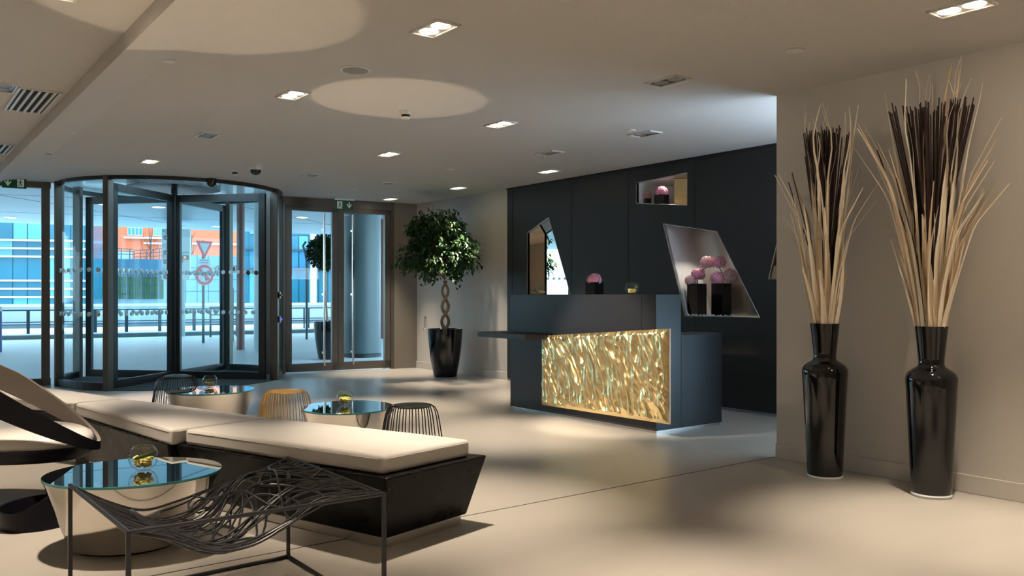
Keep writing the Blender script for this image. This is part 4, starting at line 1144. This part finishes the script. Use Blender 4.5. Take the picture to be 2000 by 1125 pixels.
for px, py, lb in ((310, 404, 'round canopy lamp seen above the parking board'), (205, 398, 'round canopy lamp seen through the left of the revolving door'), (423, 442, 'round canopy lamp above the triangular road sign'),
                   (519, 422, 'round canopy lamp near the white column'), (590, 424, 'round canopy lamp above the potted topiary'), (20, 424, 'round canopy lamp above the left glazing')):
    p_ = at_z(px, py, ZS)
    t = thing('canopy_lamp', lb, 'outdoor lamp', p_, 0, 'round lamps in the canopy')
    bm = BM(); add_lathe(bm, [(.14, 0), (.17, 0), (.17, -.015), (.14, -.015), (.14, 0)], (0, 0, 0), 24); link_mesh('rim', bm, M['white'], t, local=True)
    bm = BM(); add_lathe(bm, [(0, -.008), (.14, -.008), (.14, -.002), (0, -.002)], (0, 0, 0), 24); link_mesh('diffuser', bm, M['lamp'], t, local=True)
# curb, low wall and railing
NC = 13.3   # distance of the curb from the front
def out_line(px, n):
    """point on the line n metres outside the front, below picture column px"""
    d = ray(px); f0 = FA + FN * n
    det = FE.x * (-d.y) - (-d.x) * FE.y
    bx, by = -f0.x, -f0.y
    s = (bx * (-d.y) - (-d.x) * by) / det
    return s
bm = BM(); add_prism(bm, [fac(-30, NC, -.01), fac(22, NC, -.01), fac(22, NC + 5.2, -.01), fac(-30, NC + 5.2, -.01)], [fac(-30, NC, .11), fac(22, NC, .11), fac(22, NC + 5.2, .11), fac(-30, NC + 5.2, .11)])
struct(link_mesh('pavement_strip', bm, M['paving']), 'raised pale walkway beyond the forecourt', 'pavement')
bm = BM(); add_prism(bm, [fac(-30, NC - .12, -.01), fac(22, NC - .12, -.01), fac(22, NC, -.01), fac(-30, NC, -.01)], [fac(-30, NC - .12, .10), fac(22, NC - .12, .10), fac(22, NC, .10), fac(-30, NC, .10)])
struct(link_mesh('trim_7', bm, M['curb']), 'dark stone curb of the raised walkway', 'curb')
bm = BM()
add_prism(bm, [fac(-30, NC + 5.2, -.01), fac(24, NC + 5.2, -.01), fac(24, NC + 5.6, -.01), fac(-30, NC + 5.6, -.01)], [fac(-30, NC + 5.2, .80), fac(24, NC + 5.2, .80), fac(24, NC + 5.6, .80), fac(-30, NC + 5.6, .80)])
wl = struct(link_mesh('wall_street', bm, M['concrete']), 'low pale concrete wall along the street', 'wall')
bm = BM(); add_prism(bm, [fac(-30, NC + 5.15, .80), fac(24, NC + 5.15, .80), fac(24, NC + 5.65, .80), fac(-30, NC + 5.65, .80)], [fac(-30, NC + 5.15, .88), fac(24, NC + 5.15, .88), fac(24, NC + 5.65, .88), fac(-30, NC + 5.65, .88)])
struct(link_mesh('trim_8', bm, M['white_trim']), 'white coping on the low street wall', 'coping')
bm = BM(); add_prism(bm, [fac(-30, NC + 5.0, .11), fac(24, NC + 5.0, .11), fac(24, NC + 5.2, .11), fac(-30, NC + 5.2, .11)], [fac(-30, NC + 5.0, .22), fac(24, NC + 5.0, .22), fac(24, NC + 5.2, .22), fac(-30, NC + 5.2, .22)])
struct(link_mesh('trim_9', bm, M['curb']), 'dark footing strip of the street wall', 'footing')
NR = NC + .8
rl = thing('railing', 'long blue-grey metal street railing beyond the forecourt', 'railing', fac(-2, NR, .11), FROT)
rz_top, rz_bot = .11, .78
bm = BM()
for z in (.76, .43, .36): add_tube(bm, [fac(-26, NR, z), fac(out_line(652, NR), NR, z)], .02 if z > .7 else .014, 6)
link_mesh('rail', bm, M['rail'], rl)
for px in (-60, 55, 122, 186, 247, 312, 379):
    for dx in (-1.6, 1.6):
        s = out_line(px + dx, NR); bm = BM(); add_box(bm, fac(s, NR, .44), (.045, .045, .66), FROT); link_mesh('post', bm, M['rail'], rl)
for px in (594, 603):
    s = out_line(px, NR); bm = BM(); add_box(bm, fac(s, NR, .44), (.045, .045, .66), FROT); link_mesh('post', bm, M['rail'], rl)
NG = NC - 1.2
gt = thing('pedestrian_barrier', 'short barrier with several bars right of the round road sign', 'barrier', fac(out_line(430, NG), NG, 0), FROT)
s_a, s_b = out_line(411, NG), out_line(462, NG)
for s in (s_a, s_b):
    bm = BM(); add_box(bm, fac(s, NG, .42), (.05, .05, .85), FROT); link_mesh('post', bm, M['rail'], gt)
bm = BM()
for z in (.83, .62, .48, .34): add_tube(bm, [fac(s_a, NG, z), fac(s_b, NG, z)], .018, 6)
link_mesh('bar', bm, M['rail'], gt)
# columns
def column(px, D, r, m_, label, top=ZS + .02, cap=None, name='column'):
    p_ = outp(px, D); t = struct(thing(name, label, 'column', p_))
    bm = BM(); add_lathe(bm, [(0, -.005), (r, -.005), (r, top), (0, top)], (0, 0, 0), 36); link_mesh('shaft', bm, m_, t, local=True, smooth=True)
    bm = BM(); add_lathe(bm, [(r, -.005), (r * 1.05, -.005), (r * 1.05, .06), (r, .07)], (0, 0, 0), 36); link_mesh('foot', bm, cap or m_, t, local=True, smooth=True)
    return t
column(470, 18.3, .085, M['red_col'], 'slim oxide red column outside the revolving door')
column(510, 17.6, .15, M['white_col'], 'white round column right of the red column')
column(746, 23.0, .13, M['red_col'], 'oxide red column seen at the right edge of the exit door')
column(707, 16.3, .36, M['col_grey'], 'thick grey round column outside the exit door', cap=M['frame_dark'])
# topiary outside
tp = outp(640, 15.6)
planter(tp, 1.0, 'tapered black planter outdoors behind the exit door')
tree = thing('topiary_tree', 'round clipped topiary tree outside the exit door', 'potted tree', tp + Vector((0, 0, .66)))
bm = BM(); add_tube(bm, [tp + Vector((0, 0, .6)), tp + RGT * -.03 + Vector((0, 0, 1.1)), tp + RGT * -.045 + Vector((0, 0, 1.75))], [.022, .018, .015], 8); link_mesh('trunk', bm, M['bark'], tree, smooth=True)
bm = BM(); cc = tp + RGT * -.05 + Vector((0, 0, 1.97)); rnd = random.Random(3)
res = bmesh.ops.create_icosphere(bm, subdivisions=3, radius=.24); bmesh.ops.transform(bm, matrix=Matrix.Translation(cc), verts=res['verts'])
for k in range(1300):
    d = Vector((rnd.gauss(0, 1), rnd.gauss(0, 1), rnd.gauss(0, 1))).normalized()
    p_ = cc + d * rnd.uniform(.22, .315); dd = (d + Vector((rnd.uniform(-.7, .7), rnd.uniform(-.7, .7), rnd.uniform(-.3, .8)))).normalized()
    leaf_faces(bm, p_, dd, Vector((rnd.uniform(-1, 1), rnd.uniform(-1, 1), .6)).normalized(), .075, .03)
link_mesh('foliage', bm, M['topiary'], tree, smooth=True, recalc=False)
# bollard
p_ = outp(-2, 17.5); t = thing('bollard', 'blue bollard cut off by the left edge of the picture', 'bollard', p_)
bm = BM(); add_lathe(bm, [(0, -.005), (.055, -.005), (.055, .85), (0, .85)], (0, 0, 0), 16); link_mesh('shaft', bm, mat('bollard_blue', (.05, .07, .25), .4), t, local=True)
bm = BM(); add_lathe(bm, [(0, .85), (.06, .85), (.06, .92), (.03, .95), (0, .95)], (0, 0, 0), 16); link_mesh('cap', bm, M['white_trim'], t, local=True)
# road signs
SROT = atan2(RGT.y, RGT.x) + radians(52)      # the road signs are turned away from the front, so they look narrow
D_ = 20.8; sp = outp(397, D_)
def sxz(pts, o, rot, y=0):
    c_, s_ = cos(rot), sin(rot)
    return [Vector((o.x + p_[0] * c_ + y * s_, o.y + p_[0] * s_ - y * c_, p_[1])) for p_ in pts]
def plate(bm, pts, o, rot, y0, y1): add_prism(bm, sxz(pts, o, rot, y0), sxz(pts, o, rot, y1))
def circ(r, z, n=28): return [(r * cos(2 * pi * k / n), z + r * sin(2 * pi * k / n)) for k in range(n)]
rs = thing('road_sign', 'road sign post with give way triangle and no-left-turn disc', 'road sign', sp)
bm = BM(); add_tube(bm, [up(sp, -.005), up(sp, zat(470, 20.8))], .035, 10); link_mesh('pole', bm, M['rail'], rs, smooth=True)
zt1, zt2 = zat(471, D_), zat(506, D_)
bm = BM(); plate(bm, [(-.23, zt1), (.23, zt1), (0, zt2)], sp, SROT, .04, .055); tr = link_mesh('give_way_plate', bm, M['sign_red'], rs)
bm = BM(); plate(bm, [(-.14, zt1 - .055), (.14, zt1 - .055), (0, zt2 + .12)], sp, SROT, .055, .06); link_mesh('white_centre', bm, M['sign_face'], tr)
bm = BM(); z0_ = zat(511, D_); plate(bm, [(-.16, z0_ - .07), (.16, z0_ - .07), (.16, z0_ + .07), (-.16, z0_ + .07)], sp, SROT, .04, .05); sub = link_mesh('small_plate', bm, M['sign_face'], rs)
bm = BM()
for dz in (.03, -.03): plate(bm, [(-.11, z0_ + dz - .012), (.11, z0_ + dz - .012), (.11, z0_ + dz + .012), (-.11, z0_ + dz + .012)], sp, SROT, .05, .053)
link_mesh('printed_lines', bm, M['grey_text'], sub)
z1_ = zat(537, D_); R_ = .25
bm = BM(); plate(bm, circ(R_ + .012, z1_), sp, SROT, .038, .05); link_mesh('disc_edge', bm, M['sign_face'], rs)
bm = BM(); plate(bm, circ(R_, z1_), sp, SROT, .05, .055); dk = link_mesh('turn_ban_disc', bm, M['sign_red'], rs)
bm = BM(); plate(bm, circ(R_ * .74, z1_), sp, SROT, .055, .06); link_mesh('white_centre', bm, M['sign_face'], dk)
bm = BM(); plate(bm, [(.02, z1_ - .14), (.06, z1_ - .14), (.06, z1_ + .07), (-.09, z1_ + .07), (-.09, z1_ + .10), (-.15, z1_ + .05), (-.09, z1_ + .0), (-.09, z1_ + .03), (.02, z1_ + .03)], sp, SROT, .06, .064); link_mesh('turn_arrow', bm, M['sign_black'], dk)
bm = BM(); plate(bm, [(-.15, z1_ + .10), (-.10, z1_ + .15), (.15, z1_ - .10), (.10, z1_ - .15)], sp, SROT, .064, .068); link_mesh('red_slash', bm, M['sign_red'], dk)
# direction arrow sign
D2 = 21.5; dpz = outp(452, D2)
ds = thing('direction_sign', 'white arrow shaped direction sign on a thick pole by the red column', 'direction sign', dpz)
bm = BM(); add_tube(bm, [up(dpz, -.005), up(dpz, zat(563, D2))], .06, 12); add_tube(bm, [up(dpz, zat(563, D2)), up(dpz, zat(500, D2))], .04, 12); link_mesh('pole', bm, M['rail'], ds, smooth=True)
za, zb_ = zat(519, D2), zat(532, D2); zm = (za + zb_) / 2; rot2 = atan2(RGT.y, RGT.x)
bm = BM(); plate(bm, [(-.42, zm), (-.34, zb_), (.16, zb_), (.16, za), (-.34, za)], dpz, rot2, .06, .08); link_mesh('border', bm, M['sign_black'], ds)
bm = BM(); plate(bm, [(-.40, zm), (-.335, zb_ + .012), (.148, zb_ + .012), (.148, za - .012), (-.335, za - .012)], dpz, rot2, .08, .085); fc = link_mesh('arrow_plate', bm, M['sign_face'], ds)
bm = BM(); plate(bm, [(.06, zm - .05), (.12, zm - .05), (.12, zm + .05), (.06, zm + .05)], dpz, rot2, .085, .09); plate(bm, [(-.30, zm - .04), (-.28, zm - .04), (-.28, zm + .04), (-.30, zm + .04)], dpz, rot2, .085, .09); plate(bm, [(-.26, zm - .04), (-.24, zm - .04), (-.24, zm + .04), (-.26, zm + .04)], dpz, rot2, .085, .09)
link_mesh('symbols', bm, M['sign_black'], fc)
# parking board
D3 = 24.0; pb0, pb1 = outp(317, D3), outp(372, D3); pc = (pb0 + pb1) / 2; wB = (pb1 - pb0).length
zt3, zb3 = zat(448, D3), zat(546, D3)
pk = thing('parking_board', 'large white parking guidance board with orange displays', 'information board', pc)
k1 = wB / 55.0                                   # metres per picture pixel on the board
def bx(px): return (px - 344.5) * k1
def bz(py): return zat(py, D3)
bm = BM(); plate(bm, [(-wB / 2, zb3), (wB / 2, zb3), (wB / 2, zt3), (-wB / 2, zt3)], pc, rot2, -.05, .05); link_mesh('board', bm, M['sign_face'], pk)
for x_ in (-.15, .15):
    bm = BM(); q_ = pc + RGT * x_; add_tube(bm, [up(q_ + FWD * .1, -.005), up(q_ + FWD * .1, zb3 + .5)], .06, 8); link_mesh('pole', bm, M['white_col'], pk)
for (px, py) in ((328, 464.5), (328, 493.5), (328, 511), (328, 540.5), (361.5, 503)):
    bm = BM(); plate(bm, [(bx(px - 7), bz(py + 4.2)), (bx(px + 8), bz(py + 4.2)), (bx(px + 8), bz(py - 4.2)), (bx(px - 7), bz(py - 4.2))], pc, rot2, .05, .07); dsp = link_mesh('display', bm, M['led_box'], pk)
    bm = BM(); plate(bm, [(bx(px - 1), bz(py + 2.5)), (bx(px + 4), bz(py + 2.5)), (bx(px + 4), bz(py - 2.5)), (bx(px - 1), bz(py - 2.5))], pc, rot2, .07, .073); link_mesh('lit_digits', bm, M['led'], dsp)
inv = Matrix.Translation(pc).inverted()
trot = (pi / 2, 0, rot2)
def board_text(body, px, py, size, m_):
    w_ = pc + RGT * bx(px) - FWD * .056; w_.z = bz(py)
    text_part('lettering', body, size, m_, pk, w_ - pc, trot, 'LEFT')
for (px, py) in ((319.5, 450.5), (319.5, 480), (319.5, 501), (319.5, 527), (354, 494)):
    bm = BM(); plate(bm, [(bx(px), bz(py + 3)), (bx(px + 3), bz(py + 3)), (bx(px + 3), bz(py - 3)), (bx(px), bz(py - 3))], pc, rot2, .05, .056); link_mesh('parking_symbol', bm, M['sign_blue'], pk)
    w_ = pc + RGT * bx(px + .6) - FWD * .060; w_.z = bz(py); text_part('lettering', 'P', .085, M['sign_face'], pk, w_ - pc, trot, 'LEFT')
for body, px, py in (('CENTRE', 324, 449.5), ('ORANGE', 324, 455.5), ('CENTRE', 324, 478), ('CONGRES', 324, 484), ('CENTRE', 324, 501), ('CENTRE', 324, 525), ('GARE', 324, 531), ('CENTRE', 358, 494)):
    board_text(body, px, py, .05 if px > 350 else .088, M['grey_text'])
bm = BM()
ar = lambda px, py: sxz([(bx(px), bz(py))], pc, rot2, .056)[0]
add_tube(bm, [ar(351.5, 545), ar(351.5, 454)], .018, 6); add_tube(bm, [ar(352, 545), ar(352, 516)], .035, 6); add_tube(bm, [ar(352, 516), ar(350, 505), ar(346, 502)], .02, 6); add_tube(bm, [ar(352, 516), ar(357, 510)], .02, 6); add_tube(bm, [ar(346, 465), ar(353, 465)], .02, 6)
plate(bm, [(bx(350), bz(455)), (bx(353), bz(455)), (bx(351.5), bz(451))], pc, rot2, .05, .06); plate(bm, [(bx(355.5), bz(510)), (bx(358.5), bz(512)), (bx(358.5), bz(508))], pc, rot2, .05, .06)
link_mesh('route_arrows', bm, M['sign_black'], pk)

# buildings beyond the street
def facing(p0, p1):
    d = (p1 - p0); return d.length, atan2(d.y, d.x)
def building(name, label, px0, D0, px1, D1, z1, depth, m_):
    p0, p1 = outp(px0, D0), outp(px1, D1); L_, rot = facing(p0, p1)
    t = thing(name, label, 'building', p0, rot)
    bm = BM(); add_box(bm, (L_ / 2, depth / 2, z1 / 2), (L_, depth, z1)); link_mesh('wall', bm, m_, t, local=True)
    return t, L_
def face_box(t, nm, m_, x0, x1, z0, z1, y0=-.12, y1=0.02, parent=None):
    bm = BM(); add_box(bm, ((x0 + x1) / 2, (y0 + y1) / 2, (z0 + z1) / 2), (x1 - x0, y1 - y0, z1 - z0)); return link_mesh(nm, bm, m_, parent or t, local=True)
# glass office block at left
gb, L_ = building('glass_office_block', 'glass office block with white horizontal bands at the far left', -260, 43, 167, 45.5, 9.5, 4, M['teal_pane'])
Dm = 44.5
n_b = int(L_ / .68 / 2)
pane_i = 0
for z0_, z1_ in ((zat(598, Dm), zat(580, Dm)), (zat(580, Dm), zat(564, Dm)), (zat(564, Dm), zat(548, Dm)), (zat(548, Dm), zat(501, Dm)), (zat(501, Dm), zat(485, Dm)), (zat(485, Dm), zat(469, Dm)), (zat(469, Dm), zat(425, Dm))):
    tall = z1_ - z0_ > .8
    x = L_ * .52
    while x < L_ - .1:
        x2 = min(L_, x + .70)
        m_ = M['pale_pane'] if (pane_i * 7 + int(z0_ * 3)) % 5 in (0, 2) else M['teal_pane']
        face_box(gb, 'window', m_, x + .03, x2 - .03, z0_ + .03, z1_ - .03, -.05, .01); pane_i += 1
        x = x2
for py in (580, 564, 548, 501, 485, 469):
    z = zat(py, Dm); face_box(gb, 'band', M['white_trim'], 0, L_, z - .045, z + .045, -.30, 0)
# orange clad building
ob, L2 = building('orange_building', 'orange clad building with small white framed windows', 120, 62, 470, 66, 12, 10, M['brick'])
Dm = 63.5
def ox(px): return (px - 120) / 350.0 * L2
for a_, b_ in ((163, 177), (198.5, 213), (244.5, 273), (294, 316)):
    w = face_box(ob, 'window_frame', M['white_trim'], ox(a_), ox(b_), zat(460, Dm), zat(443, Dm) + .0, -.06, .02)
    n_ = 2 if b_ - a_ < 18 else 4
    for k in range(n_):
        x0 = ox(a_) + (ox(b_) - ox(a_)) * (k + .14) / n_; x1 = ox(a_) + (ox(b_) - ox(a_)) * (k + .86) / n_
        bm = BM(); add_box(bm, ((x0 + x1) / 2, -.07, (zat(458.5, Dm) + zat(445, Dm)) / 2), (x1 - x0, .04, zat(445, Dm) - zat(458.5, Dm))); link_mesh('pane', bm, M['win_dark'], w, local=True)
for a_, b_, py in ((238, 316, 464.5), (276, 316, 475), (330, 470, 474)):
    face_box(ob, 'ledge', M['white_trim'], ox(a_), ox(b_), zat(py + 1.6, Dm), zat(py - 1.6, Dm), -.3, 0)
# car park building: parapet, openings, terrace rail
cp, L3 = building('car_park_building', 'low blue parapet building with barred green openings', 166, 52, 345, 55, zat(524, 53.5), 5, M['conc_dark'])
Dm = 53.5
def cx_(px): return (px - 166) / 179.0 * L3
face_box(cp, 'parapet', M['parapet'], -.3, L3 + .1, zat(525, Dm), zat(507, Dm), -.5, .1)
face_box(cp, 'parapet', M['parapet'], cx_(256), L3 + .1, zat(531, Dm), zat(506, Dm), -.52, .0)
face_box(cp, 'lintel', M['white_trim'], -.2, cx_(256), zat(530, Dm), zat(525, Dm), -.2, .1)
for a_, b_ in ((168, 176), (176, 209), (217, 243), (247, 272), (275, 306), (310, 318)):
    o_ = face_box(cp, 'opening', M['hedge'], cx_(a_), cx_(b_), zat(584, Dm), zat(541, Dm), -.05, .02)
    bm = BM(); x = cx_(a_)
    while x < cx_(b_): add_box(bm, (x, -.12, (zat(584, Dm) + zat(535, Dm)) / 2), (.05, .04, zat(535, Dm) - zat(584, Dm))); x += .16
    add_box(bm, ((cx_(a_) + cx_(b_)) / 2, -.12, zat(556, Dm)), (cx_(b_) - cx_(a_), .04, .04)); add_box(bm, ((cx_(a_) + cx_(b_)) / 2, -.12, zat(573, Dm)), (cx_(b_) - cx_(a_), .04, .04))
    link_mesh('bars', bm, M['rail'], o_, local=True)
face_box(cp, 'terrace_wall', M['white_trim'], 0, cx_(256), zat(507, Dm), zat(492, Dm), .1, .25)
bm = BM()
for py in (487, 492, 497): add_tube(bm, [Vector((0, -.35, zat(py, Dm))), Vector((cx_(256), -.35, zat(py, Dm)))], .025, 5)
x = 0
while x < cx_(256): add_box(bm, (x, -.35, (zat(507, Dm) + zat(487, Dm)) / 2), (.05, .05, zat(487, Dm) - zat(507, Dm))); x += .5
for k in range(8):
    x = cx_(257) + k * (L3 - cx_(257)) / 7; zt_ = zat(490 - k * 1.3, Dm); add_box(bm, (x, -.40, (zat(507, Dm) + zt_) / 2), (.05, .05, zt_ - zat(507, Dm)))
for j in (0, .2, .4): add_tube(bm, [Vector((cx_(257), -.40, zat(490, Dm) - j)), Vector((L3, -.40, zat(481, Dm) - j * 1.3))], .025, 5)
link_mesh('terrace_railing', bm, M['rail'], cp, local=True)
# grey clad block behind the signs
gk, L4 = building('grey_clad_block', 'pale grey panelled block behind the road signs', 340, 42.5, 472, 44, zat(499, 43), 3, M['grey_panel'])
bm = BM(); Dm = 43
for k in range(1, 6): add_box(bm, (L4 * k / 6, -.003, 2.0), (.03, .006, 2.4))
for py in (523, 546, 569): add_box(bm, (L4 / 2, -.003, zat(py, Dm)), (L4, .006, .03))
link_mesh('panel_joints', bm, M['parapet'], gk, local=True)
# turquoise office behind the topiary
rb_, L5 = building('turquoise_office', 'turquoise glass office with white posts behind the topiary', 478, 36, 760, 38, 8, 6, M['teal_pane'])
Dm = 37
def rx_(px): return (px - 474) / 286.0 * L5
pane_i = 0
for (py0, py1, m_) in ((600, 527, None), (525, 490, M['blue_panel']), (488, 462, None), (460, 430, None)):
    px = 482
    while px < 690:
        mm = m_ or (M['pale_pane'] if pane_i % 3 == 0 else M['teal_pane'])
        face_box(rb_, 'window', mm, rx_(px) + .03, rx_(px + 19) - .03, zat(py0, Dm), zat(py1, Dm), -.06, .02); px += 19; pane_i += 1
for px in (605, 690): face_box(rb_, 'post', M['white_trim'], rx_(px) - .12, rx_(px) + .12, 0, 7.5, -.35, 0)
for py in (526, 489): face_box(rb_, 'band', M['rail'], 0, L5, zat(py, Dm) - .04, zat(py, Dm) + .04, -.2, 0)
# slender bare trees and lamp post
for px, D, lb in ((293, 60, 'thin bare street tree left of the parking board'), (372, 60, 'thin bare street tree right of the parking board')):
    p_ = outp(px, D); t = thing('bare_tree', lb, 'tree', p_, 0, 'bare street trees')
    rnd = random.Random(px); bm = BM(); add_tube(bm, [p_, up(p_, 3.2), up(p_ + RGT * .1, 5.4)], [.05, .04, .02], 6); link_mesh('trunk', bm, M['twig'], t, smooth=True)
    bm = BM()
    for k in range(18):
        z = rnd.uniform(3.0, 5.2); a_ = rnd.random() * 6.3; l_ = rnd.uniform(.5, 1.2)
        add_tube(bm, [up(p_, z), up(p_ + Vector((cos(a_), sin(a_), 0)) * l_ * .5, z + .5), up(p_ + Vector((cos(a_), sin(a_), 0)) * l_ * .7, z + 1.2)], [.02, .012, .008], 5)
    link_mesh('branches', bm, M['twig'], t)
p_ = outp(557, 22.5); t = thing('street_lamp', 'thin street lamp pole with hooked top left of the topiary', 'street lamp', outp(599, 22.5)); p_ = outp(599, 22.5)
bm = BM(); add_tube(bm, [up(p_, -.005), up(p_, 2.1)], .035, 8); link_mesh('pole', bm, M['rail'], t, smooth=True)
bm = BM(); add_tube(bm, [up(p_, 2.1), up(p_ - RGT * .05, 2.35), up(p_ - RGT * .10, 2.5), up(p_ - RGT * .02, 2.62)], .03, 8); link_mesh('arm', bm, M['rail'], t, smooth=True)

# ------------------------------------------------------------------ lights
WARM = (1.0, .83, .645)
def spot(x, y, z, e, size=54, blend=.95, rad=.05, col=WARM, target=None, name='ceiling_spot'):
    l = bpy.data.lights.new(name, 'SPOT'); l.energy = e; l.color = col; l.spot_size = radians(size); l.spot_blend = blend; l.shadow_soft_size = rad
    o = bpy.data.objects.new(name, l); COL.objects.link(o); o.location = (x, y, z)
    if target is not None:
        d = Vector(target) - Vector((x, y, z)); o.rotation_euler = d.to_track_quat('-Z', 'Y').to_euler()
    return o
EN = 370
for x, y, z, f in spots: spot(x, y, z - .02, EN * f)
for x, y, f in ((2.45, 2.0, 1.0), (.6, 2.6, 1.0), (4.38, .2, .8), (.7, .7, .8), (.7, 6.7, .7), (.6, 8.7, .5), (2.45, 0, .8), (-.9, .2, .9), (.7, -1.6, 1), (2.45, -1.9, 1), (4.38, -1.7, 1), (-1.0, 4.7, .8), (-1.0, 2, .8), (-1.0, 6.9, .9), (-1.0, 9.2, .9), (-.6, 11.9, .8)): spot(x, y, (ZL if x < 1.15 else ZN) - .02, EN * f)  # unseen lamps: downlight grid carried on, plus extras added to brighten the walls
spot(4.0, .4, ZN - .02, 75, 64, .95, .05, target=(5.25, 2.75, 1.5))  # added spot without a fitting, turned on the vases and their wall
# added spots over the tables, standing in for the glow their tops reflect
spot(tb3.x, tb3.y, .56, 42, 35, .15, .02, col=(1, .78, .52), target=(3.14, 5.62, ZC), name='mirror_glow_standin')
spot(tb1.x, tb1.y, .52, 42, 44, .15, .02, col=(1, .78, .52), target=(1.27, 4.42, ZC), name='mirror_glow_standin')

l = bpy.data.lights.new('recess_sky_fill', 'AREA'); l.shape = 'RECTANGLE'; l.size = 2.5; l.size_y = 1.2; l.energy = 110; l.color = (.62, .80, 1.0)  # added lamp outside the low glazing, stands in for sky light
o = bpy.data.objects.new('recess_sky_fill', l); COL.objects.link(o); o.location = (XW + 1.8, 2.35, .35)
o.rotation_euler = Vector((-1, .22, .75)).to_track_quat('-Z', 'Y').to_euler()
l = bpy.data.lights.new('recess_ceiling_fill', 'AREA'); l.shape = 'RECTANGLE'; l.size = 1.6; l.size_y = .7; l.energy = 62; l.color = (.66, .82, 1.0)  # added fill without a fitting, brightens the recess ceiling
o = bpy.data.objects.new('recess_ceiling_fill', l); COL.objects.link(o); o.location = (6.5, 2.7, 1.75)
o.rotation_euler = Vector((0, .5, 1)).to_track_quat('-Z', 'Y').to_euler()
# added fill spots that brighten the gold panel and the niche interiors
spot(2.45, 5.93, ZC - .03, 850, 30, .6, .05, target=(5.25, 5.62, .52))
q = at_x(1372, 470, FX + .2); spot(q.x, q.y, q.z, 9, 120, .8, .02, col=(1, .9, .75), target=(q.x + .02, q.y - .1, .9), name='niche_fill')
q = at_x(1300, 356, FX + .1); spot(q.x, q.y, q.z, 3.5, 130, .8, .02, col=(1, .9, .75), target=(q.x + .02, q.y, 1.9), name='niche_fill')
w = bpy.data.worlds.new('world'); SC.world = w; w.use_nodes = True
nt = w.node_tree; bg = nt.nodes['Background']
tc = nt.nodes.new('ShaderNodeTexCoord'); sx = nt.nodes.new('ShaderNodeSeparateXYZ'); mr = nt.nodes.new('ShaderNodeMapRange'); mx = nt.nodes.new('ShaderNodeMix'); mx.data_type = 'RGBA'
nt.links.new(tc.outputs['Generated'], sx.inputs[0]); nt.links.new(sx.outputs['Z'], mr.inputs['Value'])
mr.inputs['From Min'].default_value = -.05; mr.inputs['From Max'].default_value = .7
mx.inputs[6].default_value = (.66, .89, 1.0, 1); mx.inputs[7].default_value = (.50, .78, 1.0, 1)
nt.links.new(mr.outputs[0], mx.inputs[0]); nt.links.new(mx.outputs[2], bg.inputs['Color']); bg.inputs['Strength'].default_value = 5.6

# ------------------------------------------------------------------ colour management
vs = SC.view_settings
SC.display_settings.display_device = 'sRGB'
vs.view_transform = 'Standard'; vs.look = 'None'; vs.exposure = .34; vs.gamma = 1; vs.use_curve_mapping = False
SC.cycles.use_denoising = True
SC.cycles.max_bounces = 10; SC.cycles.diffuse_bounces = 5; SC.cycles.glossy_bounces = 5; SC.cycles.transparent_max_bounces = 24
SC.cycles.caustics_reflective = False; SC.cycles.caustics_refractive = False
SC.cycles.sample_clamp_indirect = 6
